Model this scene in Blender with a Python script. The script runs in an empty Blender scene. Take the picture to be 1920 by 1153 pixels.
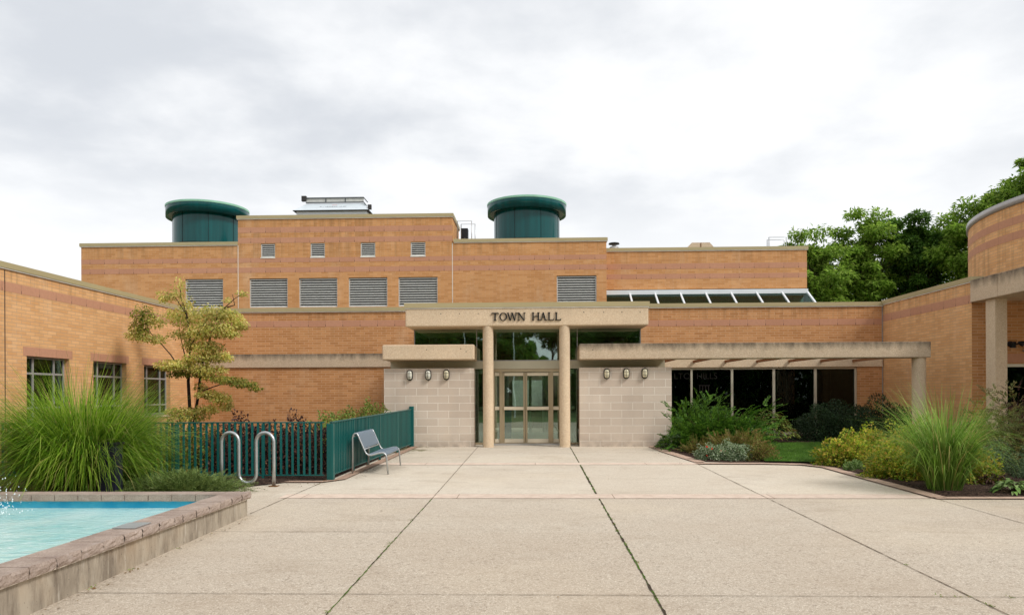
import bpy, math, random
import numpy as np
from mathutils import Vector
rng = np.random.default_rng(7); random.seed(7)
S = bpy.context.scene; COL = S.collection
# ------------------------------------------------------------------ camera, sky, sun, exposure
FPX, HZ, CAMH, GS = 1350., 740., 1.72, .0133
TH, RO = math.atan(43/FPX), math.radians(.24)
fw = Vector((-math.sin(TH), math.cos(TH), 0)); r0 = Vector((math.cos(TH), math.sin(TH), 0)); zz = Vector((0, 0, 1))
rt = math.cos(RO)*r0 - math.sin(RO)*zz; up = math.sin(RO)*r0 + math.cos(RO)*zz
cd = bpy.data.cameras.new('camera'); cam = bpy.data.objects.new('camera', cd); COL.objects.link(cam); S.camera = cam
cd.sensor_width = 36; cd.lens = 36*FPX/1920; cd.shift_y = (HZ-576.5)/1920; cd.clip_end = 3000; cd.clip_start = .05
from mathutils import Matrix
m3 = Matrix((rt, up, -fw)).transposed(); cam.matrix_world = Matrix.Translation((0, 0, CAMH)) @ m3.to_4x4()
S.render.engine = 'CYCLES'; S.view_settings.view_transform = 'Standard'; S.view_settings.look = 'None'
S.view_settings.exposure = .62; S.view_settings.gamma = 1; S.view_settings.use_curve_mapping = False
S.cycles.max_bounces = 8; S.cycles.transparent_max_bounces = 12
SKYSEED = 4.1
SUN_EL, SUN_AZ = math.radians(44), math.radians(122)      # azimuth clockwise from +Y
w = bpy.data.worlds.new('World'); S.world = w; w.use_nodes = True
nt = w.node_tree; nt.nodes.clear()
def WN(t, **k):
    n = nt.nodes.new(t)
    for a, b in k.items(): setattr(n, a, b)
    return n
def wl(a, b): nt.links.new(a, b)
def wm(op, a, b=None, c=None, clamp=False):
    n = WN('ShaderNodeMath', operation=op); n.use_clamp = clamp
    for i, v in enumerate((a, b, c)):
        if v is None: continue
        if isinstance(v, (int, float)): n.inputs[i].default_value = v
        else: wl(v, n.inputs[i])
    return n.outputs[0]
sky = WN('ShaderNodeTexSky', sky_type='NISHITA'); sky.sun_disc = False; sky.sun_elevation = SUN_EL; sky.sun_rotation = SUN_AZ
tc = WN('ShaderNodeTexCoord'); sx = WN('ShaderNodeSeparateXYZ'); wl(tc.outputs['Generated'], sx.inputs[0])
X, Y, Z = sx.outputs
zc = wm('ADD', wm('MAXIMUM', Z, 0.0), .16)
cb = WN('ShaderNodeCombineXYZ'); wl(wm('DIVIDE', X, zc), cb.inputs[0]); wl(wm('DIVIDE', Y, zc), cb.inputs[1]); cb.inputs[2].default_value = SKYSEED
n1 = WN('ShaderNodeTexNoise'); n1.inputs['Scale'].default_value = .62; n1.inputs['Detail'].default_value = 5; n1.inputs['Roughness'].default_value = .5; n1.inputs['Distortion'].default_value = .15
wl(cb.outputs[0], n1.inputs['Vector'])
n2 = WN('ShaderNodeTexNoise'); n2.inputs['Scale'].default_value = 2.3; n2.inputs['Detail'].default_value = 7; n2.inputs['Distortion'].default_value = .1; n2.inputs['Roughness'].default_value = .55
wl(cb.outputs[0], n2.inputs['Vector'])
nn = wm('ADD', wm('MULTIPLY', n1.outputs[0], .52), wm('MULTIPLY', n2.outputs[0], .48))
# darker bank of cloud ahead and left, white towards the horizon and the right
hor = WN('ShaderNodeMapRange', clamp=True); hor.interpolation_type = 'SMOOTHSTEP'
wl(Z, hor.inputs[0]); hor.inputs[1].default_value = .14; hor.inputs[2].default_value = .33; hor.inputs[3].default_value = 0; hor.inputs[4].default_value = 1
dk = WN('ShaderNodeMapRange', clamp=True); dk.interpolation_type = 'SMOOTHSTEP'
wl(nn, dk.inputs[0]); dk.inputs[1].default_value = .36; dk.inputs[2].default_value = .60; dk.inputs[3].default_value = 0; dk.inputs[4].default_value = 1
side = WN('ShaderNodeMapRange', clamp=True); wl(X, side.inputs[0]); side.inputs[1].default_value = -.1; side.inputs[2].default_value = .75; side.inputs[3].default_value = 1; side.inputs[4].default_value = .75
amt = wm('MULTIPLY', wm('MULTIPLY', dk.outputs[0], wm('ADD', wm('MULTIPLY', hor.outputs[0], .85), .15)), side.outputs[0])
mx = WN('ShaderNodeMix', data_type='RGBA'); wl(amt, mx.inputs[0])
mx.inputs[6].default_value = (7.0, 7.05, 7.1, 1); mx.inputs[7].default_value = (4.75, 4.95, 5.25, 1)
m2 = WN('ShaderNodeMix', data_type='RGBA'); m2.inputs[0].default_value = .96
wl(sky.outputs[0], m2.inputs[6]); wl(mx.outputs[2], m2.inputs[7])
bg = WN('ShaderNodeBackground'); bg.inputs[1].default_value = .1; wl(m2.outputs[2], bg.inputs[0])
wo = WN('ShaderNodeOutputWorld'); wl(bg.outputs[0], wo.inputs[0])
ld = bpy.data.lights.new('sun', 'SUN'); ld.energy = 1.5; ld.angle = math.radians(14); ld.color = (1, .975, .94)
sun = bpy.data.objects.new('sun', ld); COL.objects.link(sun)
sd = Vector((math.sin(SUN_AZ)*math.cos(SUN_EL), math.cos(SUN_AZ)*math.cos(SUN_EL), math.sin(SUN_EL)))
sun.rotation_euler = sd.to_track_quat('Z', 'Y').to_euler(); sun.location = (0, -10, 30)

# ------------------------------------------------------------------ materials
def lin(c):
    return tuple(((v/255)/12.92 if v/255 <= .04045 else ((v/255+.055)/1.055)**2.4) for v in c)
class Mat:
    def __init__(s, name, rough=.8, spec=.3, metal=0.):
        s.m = bpy.data.materials.new(name); s.m.use_nodes = True; s.t = s.m.node_tree
        s.b = s.t.nodes['Principled BSDF']; s.b.inputs['Roughness'].default_value = rough
        s.b.inputs['Specular IOR Level'].default_value = spec; s.b.inputs['Metallic'].default_value = metal
    def n(s, t, ins=None, **k):
        n = s.t.nodes.new(t)
        for a, b in k.items(): setattr(n, a, b)
        for a, b in (ins or {}).items(): s.put(n.inputs[a], b)
        return n
    def put(s, i, v):
        if hasattr(v, 'is_linked') or isinstance(v, bpy.types.NodeSocket): s.t.links.new(v, i)
        else:
            if i.type == 'RGBA' and len(v) == 3: v = (*v, 1)
            i.default_value = v
    def mix(s, f, a, b, blend='MIX'):
        n = s.n('ShaderNodeMix', data_type='RGBA', blend_type=blend); s.put(n.inputs[0], f); s.put(n.inputs[6], a); s.put(n.inputs[7], b); return n.outputs[2]
    def math(s, op, a, b=0., clamp=False):
        n = s.n('ShaderNodeMath', operation=op); n.use_clamp = clamp; s.put(n.inputs[0], a); s.put(n.inputs[1], b); return n.outputs[0]
    def noise(s, vec, scale, detail=4, rough=.55, dist=0.):
        return s.n('ShaderNodeTexNoise', {'Vector': vec, 'Scale': scale, 'Detail': detail, 'Roughness': rough, 'Distortion': dist}).outputs[0]
    def rng(s, v, a, b, c=0., d=1.):
        n = s.n('ShaderNodeMapRange', {0: v, 1: a, 2: b, 3: c, 4: d}); n.clamp = True; return n.outputs[0]
    def geo(s): return s.n('ShaderNodeNewGeometry').outputs['Position']
    def uv(s): return s.n('ShaderNodeTexCoord').outputs['UV']
    def col(s, v): s.put(s.b.inputs['Base Color'], v)
    def bump(s, h, strength=.3, dist=.01):
        n = s.n('ShaderNodeBump', {'Strength': strength, 'Distance': dist, 'Height': h}); s.put(s.b.inputs['Normal'], n.outputs[0])
    def sep(s, v): return s.n('ShaderNodeSeparateXYZ', {0: v}).outputs
def vec_scale(M, v, sc):
    return M.n('ShaderNodeMapping', {'Vector': v, 'Scale': sc}).outputs[0]
def plain(name, c, rough=.6, spec=.3, metal=0., var=.12, scale=3.):
    M = Mat(name, rough, spec, metal); p = M.geo(); c = lin(c)
    n = M.noise(p, scale, 5); f = M.rng(n, .3, .7)
    M.col(M.mix(f, tuple(v*(1-var) for v in c), tuple(v*(1+var) for v in c))); return M.m
def masonry(name, c1, c2, mortar, bw, rh, ms, big=.14, rough=.85, bumpd=.004, dirt=0., off=.5, stain=None, top=None):
    M = Mat(name, rough, .2); uv = M.uv(); p = M.geo()
    br = M.n('ShaderNodeTexBrick', {'Vector': uv, 'Color1': lin(c1), 'Color2': lin(c2), 'Mortar': lin(mortar), 'Scale': 1., 'Mortar Size': ms, 'Mortar Smooth': .2, 'Bias': 0., 'Brick Width': bw, 'Row Height': rh})
    br.offset = off
    fine = M.noise(uv, 45., 4); mid = M.noise(p, .55, 5); dr = M.noise(vec_scale(M, p, (1.6, 1.6, .22)), 1.3, 5)
    c = M.mix(M.rng(fine, .3, .7, 0, .35), br.outputs[0], tuple(v*.72 for v in lin(c1)))
    c = M.mix(M.rng(mid, .35, .68, 0, big), c, tuple(v*.62 for v in lin(c2)))
    c = M.mix(M.rng(dr, .5, .72, 0, .22+dirt), c, tuple(v*.55 for v in lin(c1)))
    ef = M.noise(vec_scale(M, p, (1., 1., .35)), .9, 6, .7); c = M.mix(M.rng(ef, .56, .75, 0, .28), c, lin((232, 208, 178)))
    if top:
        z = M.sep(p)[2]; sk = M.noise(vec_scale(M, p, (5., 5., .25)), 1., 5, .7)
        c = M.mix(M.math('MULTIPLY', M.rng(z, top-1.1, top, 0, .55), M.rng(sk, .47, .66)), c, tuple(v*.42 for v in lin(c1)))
    if stain: # splash-back dirt near the ground
        z = M.sep(p)[2]
        c = M.mix(M.math('MULTIPLY', M.rng(z, stain, .2, 0, .5), M.rng(M.noise(p, 3.5, 5), .35, .62)), c, lin((92, 80, 70)))
    M.col(c)
    h = M.math('ADD', M.math('MULTIPLY', br.outputs[1], -1.), M.math('MULTIPLY', fine, .35))
    M.bump(h, .5, bumpd); return M.m
def aggregate(name, base, dark, light, scale=90., top=0.):
    M = Mat(name, .9, .15); p = M.geo()
    v = M.n('ShaderNodeTexVoronoi', {'Vector': p, 'Scale': scale})
    vc = M.sep(v.outputs['Color'])[0]
    c = M.mix(M.rng(vc, .6, .95, 0, .75), lin(base), lin(dark)); c = M.mix(M.rng(vc, .0, .2, .7, 0), c, lin(light))
    n = M.noise(p, 1.4, 6, .6); c = M.mix(M.rng(n, .42, .7, 0, .22), c, tuple(x*.65 for x in lin(base)))
    n4 = M.noise(p, 24., 3); c = M.mix(M.rng(n4, .35, .65, 0, .2), c, tuple(x*.75 for x in lin(base)))
    if top: # algae stain creeping down from the weathered top edge
        g = M.sep(M.n('ShaderNodeTexCoord').outputs['Generated'])[2]
        st = M.noise(vec_scale(M, p, (2.2, 2.2, .8)), 2.2, 6, .65)
        f = M.math('MULTIPLY', M.rng(M.math('ADD', g, M.math('MULTIPLY', st, .9)), .95, 1.5), top)
        c = M.mix(f, c, lin((70, 62, 52)))
    M.col(c); M.bump(v.outputs['Distance'], .5, .006); return M.m

MT = {}
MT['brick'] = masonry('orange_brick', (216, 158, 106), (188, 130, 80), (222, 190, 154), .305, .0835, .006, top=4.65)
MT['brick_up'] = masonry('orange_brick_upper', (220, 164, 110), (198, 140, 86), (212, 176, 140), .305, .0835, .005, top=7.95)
MT['brick_lit'] = masonry('orange_brick_lit', (240, 188, 132), (220, 164, 108), (190, 156, 130), .305, .0835, .006, big=.12, top=4.65)  # front brick made paler, the wing's brighter light put into its colour
def bandmat():
    M = Mat('pink_brown_brick', .85, .2); uv = M.uv(); u, v, _ = M.sep(uv); p = M.geo()
    fr = M.math('FRACT', M.math('DIVIDE', u, .61)); d = M.math('ABSOLUTE', M.math('SUBTRACT', fr, .5)); line = M.math('GREATER_THAN', d, .491); tick = M.math('MULTIPLY', M.math('GREATER_THAN', d, .4875), M.math('LESS_THAN', v, .07))
    cell = M.n('ShaderNodeTexWhiteNoise', {'W': M.math('FLOOR', M.math('DIVIDE', u, .61))}, noise_dimensions='1D').outputs[0]
    c = M.mix(cell, lin((202, 150, 120)), lin((194, 142, 112))); c = M.mix(M.rng(M.noise(p, 12., 5), .3, .7, 0, .25), c, lin((160, 116, 92)))
    c = M.mix(M.math('MULTIPLY', line, .45), c, lin((120, 84, 66))); c = M.mix(M.math('MULTIPLY', tick, .85), c, lin((50, 36, 30))); M.col(c); return M.m
MT['band'] = bandmat()
MT['block'] = masonry('split_block', (224, 208, 190), (206, 188, 170), (248, 240, 226), .605, .2135, .008, big=.25, bumpd=.005, stain=.62)
MT['concrete'] = aggregate('exposed_aggregate', (226, 202, 170), (200, 172, 142), (242, 226, 202), 70, top=.12)
MT['concrete_old'] = aggregate('weathered_aggregate', (210, 188, 160), (182, 156, 130), (232, 216, 192), 70, top=.85)
MT['coping'] = plain('tan_metal_coping', (176, 162, 122), .45, .4, 0, .06, .6)
MT['drip'] = plain('pale_drip_edge', (226, 222, 210), .5)
MT['band_metal'] = plain('pale_metal_fascia', (196, 188, 164), .4, .5, .3, .06, 1.5)
MT['alu'] = plain('anodised_frame', (206, 198, 178), .35, .5, .4, .05)
MT['bronze'] = plain('bronze_stile', (184, 166, 136), .35, .5, .5, .06)
MT['frame_grey'] = plain('grey_frame', (168, 164, 160), .4, .4, .2, .05)
MT['cream'] = plain('cream_rail', (226, 212, 186), .45, .4, 0, .04)
MT['louvre'] = plain('louvre_metal', (206, 206, 200), .4, .5, .3, .1, 6)
MT['dark'] = plain('dark_void', (26, 24, 22), .8, .1)
MT['black'] = plain('black_metal', (22, 22, 24), .45, .4)
MT['roof'] = plain('roof_membrane', (120, 116, 108), .9, .1)
MT['white'] = plain('white_metal', (226, 230, 232), .35, .5, 0, .03)
MT['green_metal'] = None
def green(name, c, rough):
    M = Mat(name, rough, .5); p = M.geo()
    st = M.noise(vec_scale(M, p, (3, 3, .15)), 1.5, 4)
    M.col(M.mix(M.rng(st, .35, .65), tuple(v*.8 for v in lin(c)), tuple(v*1.15 for v in lin(c))))
    M.b.inputs['Coat Weight'].default_value = .0; M.b.inputs['Specular IOR Level'].default_value = .35; M.b.inputs['Coat Roughness'].default_value = .12; return M.m
MT['green_metal'] = green('teal_painted_panel', (6, 78, 78), .14)
MT['green_light'] = plain('pale_green_flashing', (130, 176, 150), .5)
MT['fence'] = green('green_fence_paint', (20, 92, 88), .4)
MT['fence'].node_tree.nodes['Principled BSDF'].inputs['Coat Weight'].default_value = .1
MT['steel'] = plain('galvanised_steel', (186, 188, 188), .38, .5, .75, .1, 8)
MT['rust'] = plain('rusty_plate', (120, 84, 52), .9, .1, 0, .3, 30)
MT['soffit'] = plain('plaster_soffit', (196, 200, 184), .8, .2)
MT['int_wall'] = plain('interior_wall', (122, 108, 92), .8, .1)
MT['int_brick'] = plain('interior_brown_brick', (140, 96, 66), .8, .1, 0, .2, 5)
MT['int_floor'] = plain('interior_tile', (206, 196, 176), .25, .4)
MT['int_dark'] = plain('interior_dark_furniture', (60, 58, 56), .6)
MT['blue'] = plain('blue_panel', (70, 90, 150), .6)
def perf():
    M = Mat('perforated_blue_steel', .45, .4, .3); uv = M.uv()
    m = vec_scale(M, uv, (55., 55., 55.)); v = M.n('ShaderNodeTexVoronoi', {'Vector': m, 'Scale': 1., 'Randomness': 0.})
    M.col(M.mix(M.rng(v.outputs['Distance'], .25, .34), lin((28, 36, 44)), lin((138, 156, 172)))); return M.m
MT['perf'] = perf()
def glass(name, tint, refl=.08, k=1.):
    m = bpy.data.materials.new(name); m.use_nodes = True; t = m.node_tree; t.nodes.clear()
    tr = t.nodes.new('ShaderNodeBsdfTransparent'); tr.inputs[0].default_value = (*tint, 1)
    gl = t.nodes.new('ShaderNodeBsdfGlossy'); gl.inputs['Roughness'].default_value = .015; gl.inputs[0].default_value = (.86, 1, .95, 1)
    ge = t.nodes.new('ShaderNodeNewGeometry'); nz = t.nodes.new('ShaderNodeTexNoise'); nz.inputs['Scale'].default_value = .7
    t.links.new(ge.outputs['Position'], nz.inputs['Vector'])
    bp = t.nodes.new('ShaderNodeBump'); bp.inputs['Strength'].default_value = .05; bp.inputs['Distance'].default_value = .05; t.links.new(nz.outputs[0], bp.inputs['Height']); t.links.new(bp.outputs[0], gl.inputs['Normal'])
    fr = t.nodes.new('ShaderNodeFresnel'); fr.inputs[0].default_value = 1.5
    ad = t.nodes.new('ShaderNodeMath'); ad.operation = 'ADD'; ad.inputs[1].default_value = refl; fm = t.nodes.new('ShaderNodeMath'); fm.operation = 'MULTIPLY'; fm.inputs[1].default_value = k; t.links.new(fr.outputs[0], fm.inputs[0]); t.links.new(fm.outputs[0], ad.inputs[0])
    mi = t.nodes.new('ShaderNodeMixShader'); t.links.new(ad.outputs[0], mi.inputs[0]); t.links.new(tr.outputs[0], mi.inputs[1]); t.links.new(gl.outputs[0], mi.inputs[2])
    o = t.nodes.new('ShaderNodeOutputMaterial'); t.links.new(mi.outputs[0], o.inputs[0]); return m
MT['glass'] = glass('clear_green_glass', (.80, .92, .86), .15)
MT['glass_dark'] = glass('tinted_glass', (.26, .32, .29), .0, .7)
MT['glass_sky'] = glass('skylight_glass', (.28, .48, .40), .0, .55)
def leafmat(name, cols, trans=.35, rough=.55):
    m = bpy.data.materials.new(name); m.use_nodes = True; t = m.node_tree; t.nodes.clear()
    ge = t.nodes.new('ShaderNodeNewGeometry'); rp = t.nodes.new('ShaderNodeValToRGB')
    t.links.new(ge.outputs['Random Per Island'], rp.inputs[0])
    el = rp.color_ramp.elements
    while len(el) < len(cols): el.new(.5)
    for i, c in enumerate(cols): el[i].position = i/(len(cols)-1); el[i].color = (*lin(c), 1)
    ns = t.nodes.new('ShaderNodeTexNoise'); ns.inputs['Scale'].default_value = 1.6; ns.inputs['Detail'].default_value = 2; t.links.new(ge.outputs['Position'], ns.inputs['Vector'])
    mr = t.nodes.new('ShaderNodeMapRange'); mr.inputs[1].default_value = .35; mr.inputs[2].default_value = .65; mr.inputs[3].default_value = .72; mr.inputs[4].default_value = 1.25; t.links.new(ns.outputs[0], mr.inputs[0])
    mu = t.nodes.new('ShaderNodeMix'); mu.data_type = 'RGBA'; mu.blend_type = 'MULTIPLY'; mu.inputs[0].default_value = 1
    t.links.new(rp.outputs[0], mu.inputs[6]); t.links.new(mr.outputs[0], mu.inputs[7])
    p = t.nodes.new('ShaderNodeBsdfPrincipled'); p.inputs['Roughness'].default_value = rough; p.inputs['Specular IOR Level'].default_value = .25; t.links.new(mu.outputs[2], p.inputs['Base Color'])
    tl = t.nodes.new('ShaderNodeBsdfTranslucent'); t.links.new(mu.outputs[2], tl.inputs[0])
    mi = t.nodes.new('ShaderNodeMixShader'); mi.inputs[0].default_value = trans; t.links.new(p.outputs[0], mi.inputs[1]); t.links.new(tl.outputs[0], mi.inputs[2])
    o = t.nodes.new('ShaderNodeOutputMaterial'); t.links.new(mi.outputs[0], o.inputs[0]); return m
MT['bark'] = plain('bark', (84, 72, 60), .9, .1, 0, .25, 14)
MT['bark_dark'] = plain('dark_bark', (52, 46, 42), .9, .1, 0, .25, 14)
MT['stem'] = plain('woody_stem', (74, 60, 44), .9, .1, 0, .2, 20)

# ------------------------------------------------------------------ mesh helpers
def link(o): COL.objects.link(o); return o
def tag(o, label=None, cat=None, group=None, kind=None):
    if label: o['label'] = label
    if cat: o['category'] = cat
    if group: o['group'] = group
    if kind: o['kind'] = kind
    return o
def thing(name, label, cat, loc=(0, 0, 0), rz=0, group=None):
    o = bpy.data.objects.new(name, None); o.empty_display_size = .2; link(o); o.location = loc; o.rotation_euler = (0, 0, rz)
    return tag(o, label, cat, group)
def np_mesh(name, V, Fc, mat, parent=None, off=None, smooth=False, uvs=None):
    V = np.asarray(V, dtype=np.float32).reshape(-1, 3)
    me = bpy.data.meshes.new(name)
    if off is not None: V = V-np.array(off, dtype=np.float32)
    k = Fc.shape[1]; nf = len(Fc)
    me.vertices.add(len(V)); me.vertices.foreach_set('co', V.ravel())
    me.loops.add(nf*k); me.loops.foreach_set('vertex_index', Fc.astype(np.int32).ravel())
    me.polygons.add(nf); me.polygons.foreach_set('loop_start', np.arange(0, nf*k, k, dtype=np.int32))
    me.update(calc_edges=True); me.validate()
    if smooth: me.polygons.foreach_set('use_smooth', np.ones(nf, bool))
    me.materials.append(mat); o = bpy.data.objects.new(name, me); link(o); o.parent = parent; return o
def box_uv(me, off=(0, 0, 0)):
    uvl = me.uv_layers.new(name='UVMap')
    co = np.empty(len(me.vertices)*3, np.float32); me.vertices.foreach_get('co', co); co = co.reshape(-1, 3)+np.array(off)
    out = np.zeros((len(me.loops), 2), np.float32)
    for p in me.polygons:
        n = p.normal; vs = [me.loops[i].vertex_index for i in p.loop_indices]
        for li, vi in zip(p.loop_indices, vs):
            c = co[vi]
            if abs(n.z) > .7: out[li] = (c[0], c[1])
            elif abs(n.x) > abs(n.y): out[li] = (c[1], c[2])
            else: out[li] = (c[0], c[2])
    uvl.data.foreach_set('uv', out.ravel())
class MB:
    def __init__(s): s.v = []; s.f = []; s.sm = []
    def add(s, vs, fs, sm=False):
        b = len(s.v); s.v += [tuple(v) for v in vs]; s.f += [tuple(b+i for i in f) for f in fs]; s.sm += [sm]*len(fs); return s
    def box(s, x0, x1, y0, y1, z0, z1):
        if x0 > x1: x0, x1 = x1, x0
        if y0 > y1: y0, y1 = y1, y0
        if z0 > z1: z0, z1 = z1, z0
        return s.add([(x0, y0, z0), (x1, y0, z0), (x1, y1, z0), (x0, y1, z0), (x0, y0, z1), (x1, y0, z1), (x1, y1, z1), (x0, y1, z1)],
                     [(0, 3, 2, 1), (4, 5, 6, 7), (0, 1, 5, 4), (1, 2, 6, 5), (2, 3, 7, 6), (3, 0, 4, 7)])
    def quad(s, a, b, c, d): return s.add([a, b, c, d], [(0, 1, 2, 3)])
    def bar(s, a, b, wdt, hgt, upv=(0, 0, 1)):
        a = Vector(a); b = Vector(b); d = (b-a).normalized(); u = Vector(upv); r = d.cross(u).normalized(); u = r.cross(d).normalized()
        vs = []
        for p in (a, b):
            for i, j in ((-1, -1), (1, -1), (1, 1), (-1, 1)): vs.append(p+r*wdt/2*i+u*hgt/2*j)
        return s.add(vs, [(0, 1, 2, 3), (7, 6, 5, 4), (0, 4, 5, 1), (1, 5, 6, 2), (2, 6, 7, 3), (3, 7, 4, 0)])
    def tube(s, pts, rad, n=8, cap=True):
        pts = [Vector(p) for p in pts]; N = len(pts)
        if not hasattr(rad, '__len__'): rad = [rad]*N
        vs = []; prev = None
        for i, p in enumerate(pts):
            d = (pts[min(i+1, N-1)]-pts[max(i-1, 0)]).normalized()
            if prev is None:
                a = Vector((0, 0, 1)) if abs(d.z) < .9 else Vector((1, 0, 0)); u = d.cross(a).normalized()
            else: u = (prev-d*prev.dot(d)).normalized()
            prev = u; v = d.cross(u)
            for k in range(n):
                t = 2*math.pi*k/n; vs.append(p+(u*math.cos(t)+v*math.sin(t))*rad[i])
        fs = [(i*n+k, i*n+(k+1) % n, (i+1)*n+(k+1) % n, (i+1)*n+k) for i in range(N-1) for k in range(n)]
        s.add(vs, fs, True)
        if cap:
            b = len(s.v)-len(vs); s.f += [tuple(b+k for k in reversed(range(n))), tuple(b+(N-1)*n+k for k in range(n))]; s.sm += [False]*2
        return s
    def lathe(s, prof, cx, cy, n=48, cap=False):
        vs = [(cx+r*math.cos(2*math.pi*k/n), cy+r*math.sin(2*math.pi*k/n), z) for r, z in prof for k in range(n)]
        fs = [(i*n+k, i*n+(k+1) % n, (i+1)*n+(k+1) % n, (i+1)*n+k) for i in range(len(prof)-1) for k in range(n)]
        b = len(s.v); s.add(vs, fs, True)
        if cap: s.f += [tuple(b+k for k in reversed(range(n))), tuple(b+(len(prof)-1)*n+k for k in range(n))]; s.sm += [False]*2
        return s
    def prism(s, poly, y0, y1, f=lambda a, y, b: (a, y, b)):
        n = len(poly); vs = [f(a, y0, b) for a, b in poly]+[f(a, y1, b) for a, b in poly]
        return s.add(vs, [tuple(range(n)), tuple(reversed(range(n, 2*n)))]+[(i, i+n, (i+1) % n+n, (i+1) % n) for i in range(n)])
    def build(s, name, mat, parent=None, bevel=0., uv=True, off=None, seg=2):
        me = bpy.data.meshes.new(name)
        o3 = off if off is not None else (tuple(parent.location) if parent is not None and parent.get('world') else (0, 0, 0))
        me.from_pydata([(v[0]-o3[0], v[1]-o3[1], v[2]-o3[2]) for v in s.v], [], s.f); me.update()
        me.polygons.foreach_set('use_smooth', s.sm)
        if uv: box_uv(me, o3)
        me.materials.append(MT[mat] if isinstance(mat, str) else mat)
        o = bpy.data.objects.new(name, me); link(o); o.parent = parent
        if bevel:
            m = o.modifiers.new('bevel', 'BEVEL'); m.width = bevel; m.segments = seg; m.limit_method = 'ANGLE'
        return o
def wall(mb, plane, c, u0, u1, z0, z1, openings=(), depth=.2, sgn=1):
    """wall face with real openings and reveals. plane 'y': face at y=c over x; plane 'x': face at x=c over y. sgn = direction into the wall"""
    us = sorted({u0, u1, *[o[0] for o in openings], *[o[1] for o in openings]}); zs = sorted({z0, z1, *[o[2] for o in openings], *[o[3] for o in openings]})
    P = (lambda u, d, z: (u, c+sgn*d, z)) if plane == 'y' else (lambda u, d, z: (c+sgn*d, u, z))
    for i in range(len(us)-1):
        for j in range(len(zs)-1):
            a, b, p, q = us[i], us[i+1], zs[j], zs[j+1]
            if any(o[0] <= a+1e-6 and b <= o[1]+1e-6 and o[2] <= p+1e-6 and q <= o[3]+1e-6 for o in openings): continue
            mb.quad(P(a, 0, p), P(b, 0, p), P(b, 0, q), P(a, 0, q))
    for a, b, p, q in openings:
        mb.quad(P(a, 0, p), P(a, depth, p), P(a, depth, q), P(a, 0, q)); mb.quad(P(b, 0, p), P(b, 0, q), P(b, depth, q), P(b, depth, p))
        mb.quad(P(a, 0, q), P(a, depth, q), P(b, depth, q), P(b, 0, q)); mb.quad(P(a, 0, p), P(b, 0, p), P(b, depth, p), P(a, depth, p))
    return mb
gz = lambda y: GS*y

# ------------------------------------------------------------------ the ground
def groundmat():
    M = Mat('ground_grass_and_asphalt', .95, .1); p = M.geo(); n = M.noise(p, .2, 6)
    M.col(M.mix(M.rng(n, .4, .6), lin((86, 104, 60)), lin((104, 112, 78)))); return M.m
MB().quad((-400, -400, -.07), (400, -400, -.07), (400, 400, -.07), (-400, 400, -.07)).build('ground', groundmat()); bpy.data.objects['ground']['kind'] = 'structure'
def plazamat():
    M = Mat('washed_concrete', .9, .2); p = M.geo()
    v = M.n('ShaderNodeTexVoronoi', {'Vector': p, 'Scale': 110.}); vc = M.sep(v.outputs['Color'])[0]
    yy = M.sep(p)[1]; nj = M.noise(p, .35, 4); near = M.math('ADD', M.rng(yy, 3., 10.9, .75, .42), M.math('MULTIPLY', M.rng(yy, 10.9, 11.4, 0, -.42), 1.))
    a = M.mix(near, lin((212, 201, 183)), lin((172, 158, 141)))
    jx = M.math('FLOOR', M.math('DIVIDE', M.math('SUBTRACT', M.sep(p)[0], .97), 2.55)); jy = M.math('FLOOR', M.math('DIVIDE', M.math('SUBTRACT', yy, .9), 2.5))
    cell = M.n('ShaderNodeTexWhiteNoise', {'Vector': M.n('ShaderNodeCombineXYZ', {0: jx, 1: jy, 2: 0.}).outputs[0]}, noise_dimensions='3D').outputs['Value']
    a = M.mix(M.math('MULTIPLY', cell, .22), a, lin((170, 150, 128)))
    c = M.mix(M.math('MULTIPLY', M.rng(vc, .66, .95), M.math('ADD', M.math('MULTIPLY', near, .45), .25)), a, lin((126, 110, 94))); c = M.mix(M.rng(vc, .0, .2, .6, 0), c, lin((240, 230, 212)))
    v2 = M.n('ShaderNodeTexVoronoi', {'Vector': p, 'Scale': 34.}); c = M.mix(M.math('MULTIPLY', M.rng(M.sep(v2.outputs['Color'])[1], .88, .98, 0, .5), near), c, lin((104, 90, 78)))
    n = M.noise(p, .5, 7, .65); c = M.mix(M.rng(n, .42, .68, 0, .26), c, lin((170, 150, 128)))
    n3 = M.noise(p, 3.5, 6, .7); c = M.mix(M.rng(n3, .5, .72, 0, .16), c, lin((160, 142, 122)))
    n5 = M.noise(p, .28, 3, .5); c = M.mix(M.rng(n5, .5, .62, 0, .2), c, lin((214, 197, 170)))
    n4 = M.noise(p, 14., 4, .6); c = M.mix(M.rng(n4, .4, .7, 0, .15), c, lin((176, 158, 138)))
    mo = M.noise(p, 2.6, 6, .7); mk = M.math('MULTIPLY', M.rng(M.sep(p)[0], -2.6, -3.5), M.rng(yy, 17.2, 19.6)); c = M.mix(M.math('MULTIPLY', M.rng(M.math('ADD', mo, M.math('MULTIPLY', mk, .35)), .62, .74, 0, .85), M.math('GREATER_THAN', mk, .001)), c, lin((110, 104, 66)))
    gum = M.n('ShaderNodeTexVoronoi', {'Vector': p, 'Scale': 1.7}); c = M.mix(M.math('MULTIPLY', M.math('LESS_THAN', gum.outputs['Distance'], .022), .5), c, lin((96, 84, 74)))
    st = M.noise(vec_scale(M, p, (.7, 1.6, 1.)), .9, 7, .72, .5); c = M.mix(M.rng(st, .54, .7, 0, .38), c, lin((150, 132, 112)))
    M.col(c); M.bump(M.math('ADD', v.outputs['Distance'], n4), .35, .006); return M.m
pz = MB()
PX0, PX1, PY0, PY1 = -9.3, -4.0, -1., 9.35
xs = [-30, PX0, PX1, 30]; ys = [-4, PY0, PY1, 30]
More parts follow.
